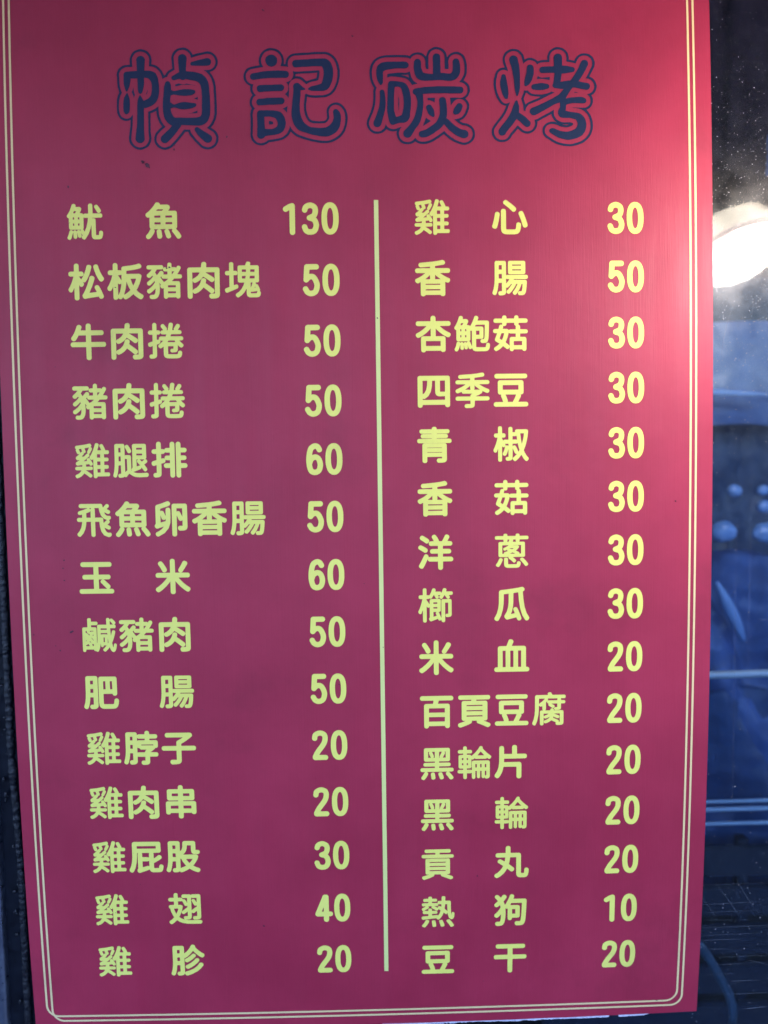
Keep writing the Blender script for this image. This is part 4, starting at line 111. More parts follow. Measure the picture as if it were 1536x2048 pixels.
('記',0):[[3687,2153,3665,2154,3650,2150,3637,2143,3631,2138,3622,2128,3615,2109,3615,2094,3618,2051,3617,2022,3621,1979,3619,1940,3621,1902,3617,1824,3620,1786,3623,1776,3628,1767,3637,1757,3645,1752,3657,1748,3667,1747,3691,1748,3749,1747,3856,1750,3890,1754,3924,1761,3948,1770,3962,1779,3974,1789,3990,1808,4011,1842,4022,1871,4030,1919,4030,1943,4022,1987,4017,2001,3998,2040,3987,2051,3963,2069,3953,2075,3933,2084,3904,2092,3865,2099,3733,2115,3723,2130,3714,2140,3700,2148],[4630,2126,4614,2128,4585,2128,4536,2125,4507,2121,4468,2112,4410,2102,4313,2070,4264,2056,4226,2040,4201,2022,4174,1993,4150,1959,4145,1948,4128,1901,4116,1843,4114,1828,4113,1770,4120,1708,4124,1679,4133,1582,4139,1548,4146,1476,4146,1432,4143,1418,4144,1403,4147,1394,4152,1384,4159,1376,4168,1368,4178,1363,4193,1359,4207,1359,4217,1361,4232,1370,4275,1413,4313,1442,4318,1448,4318,1453,4313,1458,4279,1464,4254,1466,4252,1467,4250,1472,4249,1544,4244,1578,4241,1612,4233,1679,4235,1713,4235,1761,4249,1829,4254,1848,4264,1873,4286,1916,4301,1936,4354,1975,4373,1985,4397,1992,4499,2003,4524,2003,4553,2002,4602,1996,4621,1990,4646,1975,4678,1947,4697,1923,4707,1904,4720,1865,4720,1851,4712,1798,4711,1778,4713,1764,4722,1748,4732,1740,4742,1736,4752,1735,4762,1736,4776,1744,4795,1764,4805,1777,4815,1798,4824,1827,4825,1847,4826,1880,4813,1963,4798,2006,4790,2020,4765,2054,4744,2073,4707,2096,4678,2111,4650,2121],[3828,2015,3847,2010,3876,1997,3895,1986,3904,1976,3912,1952,3914,1928,3910,1914,3896,1880,3888,1868,3878,1860,3859,1852,3830,1843,3796,1838,3728,1840,3724,1845,3726,1907,3725,1941,3732,2009,3735,2012,3798,2015],[3710,1676,3648,1678,3634,1673,3621,1661,3615,1649,3611,1636,3611,1627,3613,1617,3620,1603,3629,1593,3640,1586,3650,1583,3713,1579,3757,1572,3781,1570,3971,1568,3985,1571,4000,1578,4012,1591,4018,1605,4019,1615,4017,1625,4009,1643,3994,1658,3979,1664,3862,1670,3799,1669],[3686,1487,3661,1489,3643,1482,3637,1477,3629,1468,3622,1448,3620,1429,3623,1419,3628,1410,3642,1395,3658,1388,3755,1383,3823,1384,3881,1381,3969,1379,3983,1382,3998,1391,4009,1403,4015,1417,4015,1427,4014,1436,4005,1456,3992,1469,3977,1476,3919,1475,3817,1478,3719,1483],[4564,1478,4532,1479,4410,1476,4391,1471,4362,1458,4356,1453,4354,1448,4357,1440,4372,1427,4396,1412,4426,1404,4479,1393,4538,1374,4551,1367,4556,1357,4571,1313,4583,1251,4585,1236,4584,1193,4582,1178,4573,1149,4562,1130,4556,1127,4537,1125,4454,1123,4328,1132,4264,1133,4191,1140,4177,1140,4162,1135,4152,1128,4144,1118,4137,1104,4134,1084,4135,1070,4141,1055,4149,1046,4164,1036,4183,1030,4246,1028,4295,1024,4353,1023,4441,1014,4592,1011,4616,1014,4631,1019,4652,1033,4674,1054,4685,1067,4696,1086,4715,1140,4720,1164,4724,1232,4718,1275,4706,1333,4675,1406,4659,1430,4644,1447,4629,1459,4614,1466,4590,1474],[3584,1313,3567,1314,3557,1311,3547,1306,3534,1293,3528,1279,3527,1259,3534,1240,3547,1226,3563,1219,3607,1213,3719,1192,3816,1184,3928,1180,4050,1188,4064,1195,4074,1202,4080,1210,4085,1224,4085,1248,4078,1266,4073,1273,4063,1282,4048,1288,4038,1288,3990,1286,3893,1289,3834,1288,3795,1289,3688,1298],[3851,1126,3837,1128,3817,1125,3803,1120,3788,1111,3774,1099,3765,1085,3756,1068,3751,1048,3750,1029,3752,1015,3757,1000,3763,990,3772,981,3786,970,3800,962,3820,957,3839,955,3854,956,3868,960,3878,965,3902,985,3912,996,3917,1006,3920,1020,3922,1040,3920,1054,3915,1074,3909,1088,3900,1099,3886,1111,3871,1120]],
('記',1):[[3707,2245,3683,2248,3649,2246,3615,2237,3590,2225,3571,2209,3543,2178,3536,2166,3522,2123,3520,2103,3520,2079,3524,2041,3523,2007,3527,1954,3525,1925,3527,1886,3522,1804,3531,1751,3537,1737,3545,1723,3544,1718,3525,1684,3519,1669,3517,1650,3516,1621,3520,1602,3534,1563,3543,1549,3561,1530,3542,1501,3531,1477,3528,1457,3528,1423,3530,1404,3529,1399,3498,1383,3471,1360,3449,1331,3442,1317,3437,1302,3433,1263,3436,1235,3441,1220,3455,1191,3470,1167,3482,1155,3492,1148,3509,1139,3531,1130,3545,1126,3623,1112,3668,1106,3656,1067,3654,1038,3658,1009,3676,956,3696,927,3724,898,3773,870,3797,862,3817,860,3841,861,3870,865,3899,872,3918,879,3933,887,3950,900,3965,914,3995,953,4006,977,4015,1016,4017,1035,4017,1064,4012,1090,4032,1091,4037,1089,4040,1064,4050,1026,4064,1002,4085,978,4102,963,4118,954,4136,946,4160,940,4287,929,4365,928,4457,919,4549,920,4603,918,4637,923,4661,931,4676,938,4719,965,4730,975,4763,1014,4791,1072,4802,1101,4817,1183,4816,1256,4811,1295,4802,1329,4798,1353,4780,1401,4756,1454,4746,1470,4731,1490,4706,1517,4691,1529,4662,1546,4613,1565,4589,1568,4467,1574,4384,1567,4365,1563,4346,1556,4341,1559,4339,1598,4327,1665,4328,1743,4344,1815,4352,1839,4370,1868,4384,1883,4399,1894,4408,1899,4418,1901,4491,1909,4515,1909,4579,1906,4593,1900,4608,1889,4616,1879,4624,1860,4626,1855,4621,1831,4621,1802,4618,1773,4619,1749,4625,1730,4632,1715,4642,1701,4655,1685,4675,1668,4694,1657,4719,1647,4743,1642,4768,1641,4787,1644,4807,1652,4826,1663,4844,1677,4864,1697,4894,1740,4903,1760,4913,1794,4918,1813,4920,1828,4921,1876,4915,1934,4902,1992,4878,2055,4844,2103,4818,2132,4782,2161,4740,2186,4701,2204,4672,2212,4628,2220,4603,2221,4535,2219,4491,2213,4443,2202,4394,2194,4346,2179,4302,2168,4268,2157,4193,2128,4176,2120,4130,2084,4099,2053,4079,2089,4059,2113,4032,2136,3991,2161,3961,2173,3932,2180,3844,2197,3785,2203,3770,2216,3756,2226],[3673,2216,3703,2211,3732,2201,3748,2192,3771,2173,3924,2150,3962,2140,3986,2129,4016,2107,4036,2089,4049,2074,4075,2025,4081,2010,4086,1977,4091,1974,4110,2012,4127,2036,4142,2050,4177,2079,4209,2099,4230,2108,4346,2147,4429,2168,4472,2175,4511,2183,4540,2186,4604,2190,4628,2188,4667,2179,4716,2160,4751,2140,4795,2107,4819,2083,4851,2035,4873,1977,4881,1948,4889,1871,4882,1803,4873,1774,4864,1754,4849,1733,4824,1701,4812,1692,4796,1684,4777,1678,4758,1675,4738,1675,4718,1680,4704,1686,4689,1696,4678,1706,4671,1715,4663,1730,4657,1744,4652,1764,4651,1783,4655,1812,4656,1836,4659,1855,4655,1870,4642,1895,4627,1913,4603,1932,4593,1936,4583,1938,4515,1940,4437,1938,4403,1930,4374,1917,4360,1905,4341,1883,4322,1849,4306,1805,4297,1747,4295,1670,4303,1607,4308,1578,4312,1525,4315,1520,4332,1517,4336,1517,4356,1526,4380,1533,4448,1540,4516,1537,4560,1539,4589,1535,4643,1519,4658,1512,4671,1503,4692,1483,4707,1466,4726,1440,4740,1416,4766,1353,4780,1285,4784,1256,4785,1188,4765,1096,4758,1077,4736,1033,4694,987,4675,975,4641,959,4622,952,4603,950,4515,950,4427,954,4354,961,4296,963,4233,968,4179,969,4165,971,4140,979,4117,992,4100,1007,4086,1026,4076,1050,4072,1084,4071,1103,4079,1128,4075,1132,4051,1126,3968,1119,3965,1117,3972,1103,3983,1069,3986,1045,3984,1026,3977,992,3972,977,3967,967,3932,927,3922,919,3907,909,3889,902,3860,894,3835,891,3816,892,3797,897,3772,907,3757,913,3743,923,3729,937,3718,952,3696,995,3691,1009,3689,1024,3689,1048,3691,1067,3700,1096,3720,1131,3715,1134,3681,1137,3642,1142,3540,1162,3525,1168,3511,1176,3491,1195,3474,1220,3467,1240,3466,1269,3473,1302,3479,1317,3488,1331,3498,1344,3513,1356,3530,1366,3546,1372,3561,1375,3576,1376,3568,1395,3563,1414,3560,1443,3561,1462,3569,1482,3582,1506,3593,1518,3608,1530,3607,1535,3582,1552,3568,1568,3553,1607,3548,1631,3549,1650,3555,1670,3575,1704,3592,1718,3576,1737,3566,1757,3562,1771,3557,1805,3556,1824,3560,1867,3558,1911,3560,1945,3555,2007,3555,2046,3551,2094,3553,2108,3568,2157,3577,2169,3601,2193,3615,2203,3633,2210,3654,2215],[3807,1951,3789,1951,3787,1922,3788,1903,3790,1901,3810,1902,3834,1907,3844,1913,3847,1923,3850,1937,3850,1942,3848,1944,3829,1949],[4051,1784,4050,1786,4031,1760,4017,1745,3990,1726,3997,1721,4017,1714,4032,1706,4057,1686,4059,1688,4059,1697,4053,1741],[4074,1577,4073,1580,4066,1562,4055,1548,4041,1533,4027,1523,4026,1519,4047,1499,4062,1480,4069,1466,4073,1446,4075,1417,4073,1398,4063,1374,4046,1350,4072,1343,4101,1329,4116,1318,4128,1302,4142,1273,4149,1249,4149,1234,4141,1196,4142,1192,4181,1199,4229,1199,4307,1193,4361,1192,4502,1182,4522,1183,4525,1197,4525,1212,4522,1255,4516,1284,4505,1320,4501,1323,4480,1331,4466,1335,4412,1344,4383,1352,4363,1362,4334,1381,4266,1321,4242,1306,4228,1301,4204,1297,4174,1300,4142,1312,4120,1325,4111,1336,4094,1360,4087,1374,4083,1389,4082,1413,4087,1442,4083,1471,4082,1529],[4334,1337,4408,1312,4476,1296,4479,1294,4485,1270,4493,1216,4492,1215,4467,1216,4380,1224,4302,1225,4185,1233,4183,1234,4178,1263,4180,1266,4204,1264,4223,1265,4238,1268,4255,1273,4291,1296]],
('碳',0):[[6619,2156,6607,2158,6593,2158,6558,2150,6509,2129,6475,2111,6388,2044,6368,2023,6310,1956,6285,1991,6241,2031,6201,2056,6154,2092,6082,2130,6063,2138,6043,2143,6028,2145,5994,2146,5979,2143,5970,2139,5959,2131,5950,2121,5945,2107,5945,2087,5951,2072,5961,2060,5976,2053,6005,2045,6030,2037,6059,2025,6074,2016,6141,1971,6178,1943,6198,1922,6218,1893,6232,1864,6247,1825,6251,1811,6255,1713,6250,1679,6244,1611,6248,1592,6255,1582,6261,1576,6271,1571,6286,1566,6301,1566,6310,1567,6320,1572,6330,1579,6336,1587,6342,1601,6353,1660,6359,1767,6356,1835,6346,1869,6360,1877,6392,1903,6415,1927,6438,1947,6462,1970,6526,2011,6560,2029,6624,2041,6638,2049,6649,2058,6660,2073,6665,2088,6665,2102,6662,2116,6654,2131,6646,2141,6632,2150],[5791,2150,5773,2150,5759,2147,5745,2140,5735,2132,5727,2121,5723,2111,5720,2096,5720,2082,5724,2063,5729,2053,5805,1975,5836,1937,5864,1893,5874,1874,5894,1825,5915,1747,5926,1699,5929,1646,5929,1626,5925,1607,5914,1568,5901,1539,5899,1536,5885,1531,5875,1524,5868,1514,5864,1505,5863,1495,5864,1480,5870,1466,5877,1456,5886,1450,5900,1444,6043,1421,6249,1409,6322,1411,6460,1411,6514,1415,6553,1415,6573,1419,6589,1430,6595,1440,6598,1450,6599,1469,6596,1484,6591,1494,6581,1505,6571,1511,6557,1515,6478,1514,6419,1516,6326,1512,6262,1514,6154,1513,6066,1520,6017,1522,6012,1524,6016,1577,6015,1607,6017,1645,6014,1713,5996,1820,5973,1908,5961,1932,5938,1971,5898,2023,5833,2126,5824,2135,5813,2143],[5369,1994,5350,1998,5336,1997,5321,1993,5307,1984,5299,1974,5294,1964,5291,1950,5291,1931,5297,1911,5316,1873,5342,1810,5353,1776,5377,1708,5387,1635,5392,1567,5388,1485,5393,1475,5402,1466,5411,1461,5426,1460,5436,1462,5443,1466,5448,1471,5454,1480,5467,1558,5472,1655,5468,1723,5461,1755,5451,1786,5446,1815,5435,1845,5413,1931,5401,1965,5395,1974,5385,1985],[5578,1965,5561,1964,5546,1959,5537,1950,5528,1936,5518,1912,5514,1897,5504,1844,5493,1771,5492,1718,5495,1684,5494,1655,5496,1616,5495,1582,5499,1553,5502,1456,5506,1422,5508,1378,5515,1360,5525,1346,5540,1337,5555,1334,5618,1337,5716,1351,5745,1361,5764,1374,5781,1393,5793,1411,5817,1466,5828,1519,5838,1582,5839,1660,5833,1728,5822,1801,5821,1840,5818,1854,5812,1869,5798,1893,5787,1906,5772,1919,5757,1928,5746,1932,5727,1936,5669,1936,5610,1954,5590,1963],[6155,1854,6145,1852,6105,1825,6087,1806,6076,1786,6055,1728,6053,1713,6055,1704,6060,1694,6069,1686,6078,1680,6088,1676,6103,1675,6113,1676,6123,1681,6131,1689,6161,1738,6172,1772,6178,1835,6174,1844,6169,1849,6164,1852],[5626,1849,5650,1844,5690,1828,5700,1823,5706,1815,5727,1728,5733,1655,5733,1636,5729,1597,5726,1558,5705,1456,5695,1437,5685,1429,5669,1422,5646,1417,5627,1419,5612,1423,5605,1427,5592,1582,5593,1674,5591,1708,5595,1771,5616,1845,5620,1849],[6489,1820,6479,1821,6464,1818,6453,1810,6446,1801,6444,1791,6444,1781,6454,1742,6467,1718,6504,1669,6510,1663,6520,1656,6530,1653,6545,1653,6555,1656,6565,1661,6574,1671,6582,1684,6585,1693,6584,1708,6567,1757,6557,1776,6533,1802,6518,1811],[5410,1398,5403,1397,5387,1383,5358,1330,5350,1306,5340,1242,5342,1184,5353,1136,5363,1116,5387,1093,5407,1080,5424,1073,5480,1062,5510,1059,5730,1056,5774,1060,5788,1067,5798,1075,5806,1087,5810,1096,5812,1111,5810,1121,5805,1131,5797,1140,5784,1150,5772,1155,5748,1158,5650,1155,5616,1157,5493,1177,5474,1183,5449,1195,5442,1204,5438,1228,5440,1276,5438,1315,5437,1354,5433,1369,5428,1378],[6422,1334,6382,1334,6304,1325,6255,1323,6211,1324,6152,1330,6103,1331,6044,1334,5990,1328,5971,1323,5956,1316,5937,1302,5922,1286,5903,1252,5895,1232,5891,1203,5883,1169,5881,1145,5882,1126,5886,1096,5887,1062,5892,1048,5901,1035,5911,1026,5921,1021,5936,1017,5950,1018,5960,1021,5971,1028,5979,1038,5985,1047,5989,1062,5992,1096,5990,1130,5993,1150,6011,1200,6021,1214,6036,1221,6065,1227,6133,1234,6158,1234,6162,1232,6160,1203,6162,1144,6159,1105,6161,1066,6157,1018,6160,984,6166,969,6172,959,6186,946,6196,942,6211,939,6226,941,6236,943,6247,949,6258,959,6264,969,6267,978,6271,1061,6269,1100,6272,1139,6270,1188,6273,1217,6276,1219,6315,1219,6369,1227,6398,1227,6413,1225,6423,1221,6432,1212,6443,1192,6445,1182,6449,1114,6446,1080,6446,1060,6449,1046,6453,1036,6465,1021,6475,1015,6485,1011,6505,1009,6519,1014,6533,1026,6542,1040,6556,1104,6558,1177,6556,1197,6548,1231,6540,1250,6529,1270,6518,1284,6501,1301,6481,1315,6466,1322,6451,1328]],
('碳',1):[[6618,2253,6596,2254,6567,2249,6513,2233,6454,2209,6386,2166,6338,2126,6308,2098,6235,2151,6165,2194,6120,2217,6071,2234,6037,2239,5993,2240,5968,2238,5949,2233,5929,2226,5910,2216,5890,2203,5864,2223,5851,2230,5831,2236,5792,2243,5767,2243,5748,2242,5719,2234,5689,2219,5672,2203,5645,2169,5636,2151,5623,2101,5622,2077,5626,2053,5623,2051,5604,2057,5584,2059,5559,2058,5540,2055,5520,2050,5506,2044,5477,2025,5467,2038,5442,2062,5422,2075,5403,2082,5378,2089,5344,2093,5315,2091,5290,2085,5271,2075,5247,2056,5223,2029,5207,2003,5195,1969,5192,1945,5202,1892,5225,1843,5236,1814,5249,1790,5280,1698,5294,1611,5296,1538,5295,1475,5300,1456,5308,1436,5281,1393,5267,1359,5251,1301,5243,1223,5248,1170,5261,1111,5268,1097,5290,1061,5308,1039,5323,1024,5340,1012,5369,995,5399,984,5457,970,5492,966,5535,965,5594,962,5702,962,5786,965,5804,969,5824,977,5829,976,5839,965,5853,952,5873,940,5903,930,5937,924,5971,925,5991,930,6005,936,6020,944,6034,956,6063,987,6069,964,6081,930,6094,906,6104,893,6124,878,6163,854,6183,847,6203,844,6232,846,6266,854,6295,868,6318,885,6339,908,6354,934,6361,953,6365,988,6367,994,6392,962,6417,941,6447,926,6486,915,6516,914,6545,920,6570,933,6599,955,6610,967,6620,981,6637,1025,6652,1094,6654,1157,6650,1221,6645,1240,6632,1274,6602,1328,6623,1338,6642,1352,6659,1367,6671,1383,6681,1401,6687,1415,6695,1469,6693,1484,6687,1503,6667,1547,6654,1563,6626,1586,6645,1606,6657,1620,6668,1640,6678,1664,6681,1679,6681,1693,6678,1727,6673,1747,6645,1815,6613,1859,6591,1878,6571,1890,6544,1903,6539,1908,6561,1925,6586,1937,6625,1942,6644,1946,6658,1951,6693,1971,6713,1985,6732,2008,6747,2034,6754,2058,6759,2102,6757,2131,6750,2155,6739,2175,6720,2199,6700,2218,6680,2230,6646,2245],[6616,2219,6646,2212,6672,2199,6695,2180,6709,2160,6721,2131,6728,2102,6726,2078,6714,2039,6707,2027,6697,2015,6683,2003,6664,1991,6644,1982,6624,1976,6575,1969,6535,1947,6520,1937,6474,1898,6461,1883,6463,1882,6483,1883,6498,1881,6527,1873,6562,1857,6574,1849,6585,1839,6617,1798,6640,1737,6644,1723,6648,1698,6648,1684,6645,1674,6637,1654,6626,1635,6614,1621,6604,1612,6590,1603,6575,1597,6556,1593,6536,1592,6506,1597,6492,1603,6477,1612,6457,1630,6417,1683,6414,1679,6413,1669,6408,1596,6403,1577,6467,1574,6551,1578,6575,1575,6585,1571,6605,1560,6630,1542,6644,1523,6657,1494,6660,1469,6656,1431,6651,1416,6637,1396,6617,1377,6598,1365,6573,1356,6544,1352,6539,1348,6574,1309,6607,1250,6615,1226,6621,1172,6621,1143,6616,1079,6613,1065,6604,1030,6598,1013,6584,987,6574,975,6559,965,6535,954,6510,948,6491,948,6471,951,6451,958,6431,970,6417,982,6407,994,6399,1007,6391,1027,6386,1046,6385,1061,6389,1105,6386,1163,6385,1165,6340,1162,6336,1162,6332,1158,6332,1105,6330,1066,6333,1007,6328,963,6324,949,6319,939,6300,915,6275,896,6251,885,6222,879,6202,879,6187,882,6168,889,6148,900,6134,911,6125,920,6116,935,6106,954,6100,969,6098,984,6099,1018,6096,1086,6098,1125,6097,1164,6095,1167,6066,1163,6062,1159,6054,1130,6052,1106,6054,1072,6053,1052,6044,1023,6032,999,6019,985,6004,974,5976,962,5951,956,5937,956,5922,957,5907,961,5887,969,5873,978,5859,989,5846,1004,5838,1018,5833,1020,5823,1013,5809,1006,5779,999,5740,999,5657,994,5589,997,5481,998,5442,1004,5408,1014,5388,1021,5359,1037,5334,1058,5307,1097,5296,1116,5282,1174,5277,1213,5282,1291,5287,1315,5311,1378,5335,1417,5346,1432,5345,1436,5339,1446,5333,1461,5327,1490,5328,1543,5326,1606,5320,1669,5304,1732,5285,1790,5266,1829,5235,1901,5229,1926,5226,1940,5228,1959,5239,1993,5249,2013,5267,2032,5291,2048,5305,2054,5320,2057,5359,2059,5379,2057,5395,2052,5405,2047,5418,2037,5438,2021,5448,2010,5459,1984,5468,1949,5479,1975,5497,1996,5521,2012,5550,2022,5580,2025,5604,2023,5678,1997,5692,1996,5697,1999,5682,2014,5672,2028,5656,2077,5657,2101,5668,2145,5676,2158,5685,2169,5700,2183,5714,2194,5729,2202,5743,2207,5763,2211,5782,2213,5812,2209,5841,2197,5856,2187,5871,2175,5891,2150,5896,2153,5915,2177,5925,2186,5939,2195,5964,2203,5993,2207,6027,2206,6052,2202,6077,2196,6116,2182,6160,2158,6220,2120,6289,2072,6309,2054,6314,2054,6343,2086,6367,2108,6423,2151,6479,2185,6572,2218,6592,2221],[6019,1976,6011,1980,6007,1976,6039,1903,6052,1860,6081,1886,6119,1908,6117,1913,6096,1927],[5657,1757,5656,1761,5655,1742,5655,1704,5653,1670,5656,1631,5655,1592,5659,1544,5660,1563,5667,1597,5669,1660,5662,1733],[6179,1645,6177,1646,6167,1637,6153,1628,6128,1618,6104,1612,6079,1612,6077,1582,6080,1579,6119,1577,6184,1577,6185,1582,6180,1616,6181,1641],[5864,1393,5857,1396,5830,1354,5809,1330,5797,1320,5775,1306,5746,1295,5717,1289,5634,1276,5556,1272,5531,1276,5502,1289,5499,1286,5500,1262,5499,1243,5501,1238,5542,1230,5644,1217,5693,1216,5752,1219,5771,1219,5796,1212,5826,1198,5842,1267,5847,1281,5863,1311,5877,1330,5886,1339,5907,1356,5933,1373,5925,1378,5882,1387],[5810,1288,5812,1286,5811,1281,5803,1247,5800,1244,5766,1250,5717,1250,5696,1252,5727,1256,5756,1263,5785,1274]],
('烤',0):[[8148,2176,8118,2179,8088,2176,7974,2146,7905,2106,7865,2080,7847,2065,7842,2055,7842,2041,7846,2031,7851,2024,7871,2011,7891,2008,7906,2009,7921,2013,7970,2035,8005,2047,8074,2058,8099,2059,8119,2057,8179,2040,8214,2024,8228,2014,8237,2004,8247,1990,8254,1975,8261,1950,8260,1931,8242,1892,8231,1882,8211,1875,8152,1861,8132,1860,8057,1861,8037,1859,8022,1855,8007,1848,7998,1841,7988,1829,7982,1820,7976,1800,7974,1771,7976,1761,7982,1746,8004,1707,8005,1638,7945,1658,7920,1669,7807,1733,7765,1758,7730,1775,7694,1797,7635,1826,7626,1827,7611,1826,7596,1822,7586,1816,7576,1807,7569,1797,7562,1783,7560,1773,7561,1758,7566,1744,7576,1729,7587,1720,7692,1678,7752,1649,7792,1631,7837,1607,7887,1584,7932,1556,7972,1535,7987,1525,8002,1511,8063,1442,8018,1441,7928,1429,7914,1422,7902,1408,7898,1399,7898,1389,7900,1379,7909,1364,7918,1320,7930,1232,7930,1212,7927,1209,7862,1209,7748,1215,7733,1211,7722,1204,7714,1194,7709,1179,7709,1160,7715,1145,7729,1131,7744,1123,7754,1121,7784,1118,7913,1113,7918,1113,7923,1109,7924,1055,7920,996,7922,981,7930,962,7942,946,7956,936,7975,929,7995,929,8015,935,8029,945,8038,960,8044,980,8046,999,8045,1068,8043,1098,8048,1101,8102,1103,8207,1124,8216,1129,8223,1135,8229,1145,8231,1155,8229,1170,8225,1179,8216,1189,8205,1195,8086,1216,8041,1219,8037,1221,8034,1235,8023,1314,8018,1334,8019,1336,8129,1318,8159,1316,8164,1314,8183,1293,8194,1278,8227,1229,8270,1159,8291,1120,8304,1085,8324,1040,8338,1025,8353,1018,8368,1015,8383,1016,8398,1020,8408,1025,8417,1035,8425,1049,8428,1064,8429,1079,8426,1089,8411,1114,8391,1158,8354,1222,8314,1286,8285,1322,8286,1326,8333,1338,8413,1351,8433,1359,8446,1374,8452,1389,8451,1408,8442,1428,8431,1440,8421,1446,8411,1450,8396,1451,8327,1441,8242,1421,8217,1419,8194,1421,8149,1480,8116,1534,8101,1564,8089,1579,8130,1569,8170,1563,8280,1553,8320,1554,8345,1558,8375,1572,8390,1586,8394,1596,8396,1606,8394,1620,8384,1635,8374,1643,8359,1649,8209,1646,8189,1647,8154,1653,8104,1666,8099,1672,8094,1692,8092,1726,8087,1755,8103,1760,8153,1770,8272,1786,8292,1792,8317,1805,8342,1827,8358,1847,8367,1861,8378,1886,8391,1940,8391,1964,8388,1994,8372,2048,8361,2067,8339,2097,8328,2109,8313,2121,8298,2130,8253,2151,8208,2164],[7175,2116,7157,2120,7142,2119,7127,2114,7117,2106,7107,2092,7102,2077,7100,2058,7102,2043,7108,2033,7142,1985,7177,1945,7220,1892,7262,1828,7294,1764,7324,1681,7354,1618,7358,1613,7366,1609,7376,1610,7384,1617,7407,1691,7409,1700,7408,1749,7403,1784,7457,1819,7487,1841,7510,1861,7540,1892,7565,1914,7571,1924,7573,1934,7573,1949,7569,1964,7559,1978,7549,1987,7539,1992,7519,1996,7500,1991,7490,1985,7455,1954,7422,1920,7388,1896,7367,1878,7336,1925,7306,1965,7258,2018,7240,2043,7222,2062,7202,2098,7192,2108],[7237,1589,7223,1594,7208,1590,7202,1584,7179,1550,7169,1531,7150,1472,7136,1409,7134,1379,7135,1340,7138,1321,7146,1296,7156,1252,7163,1241,7178,1233,7188,1233,7198,1236,7208,1242,7215,1252,7229,1310,7241,1384,7252,1452,7255,1511,7254,1525,7248,1555,7246,1574,7243,1583],[7390,1544,7382,1548,7377,1548,7369,1544,7365,1539,7360,1510,7349,1471,7336,1349,7335,1310,7326,1251,7319,1222,7316,1192,7296,1114,7278,1065,7271,1036,7271,1021,7273,1007,7282,987,7291,978,7301,970,7311,965,7325,961,7340,961,7360,967,7380,979,7390,991,7395,1006,7400,1035,7417,1108,7422,1167,7423,1201,7426,1236,7426,1299,7424,1334,7425,1368,7423,1427,7411,1490,7393,1539],[7750,1459,7715,1462,7685,1462,7620,1455,7611,1453,7599,1445,7591,1430,7589,1411,7593,1396,7602,1384,7617,1376,7691,1362,7721,1358,7741,1357,7761,1359,7830,1372,7845,1382,7850,1389,7853,1399,7853,1414,7845,1429,7829,1439,7779,1454],[7524,1401,7517,1405,7507,1406,7497,1403,7491,1397,7488,1387,7487,1338,7488,1326,7500,1279,7511,1240,7521,1196,7526,1137,7531,1118,7537,1107,7548,1097,7561,1092,7581,1091,7596,1095,7610,1104,7620,1116,7625,1126,7628,1175,7626,1234,7601,1313,7576,1357,7567,1369,7557,1379]],
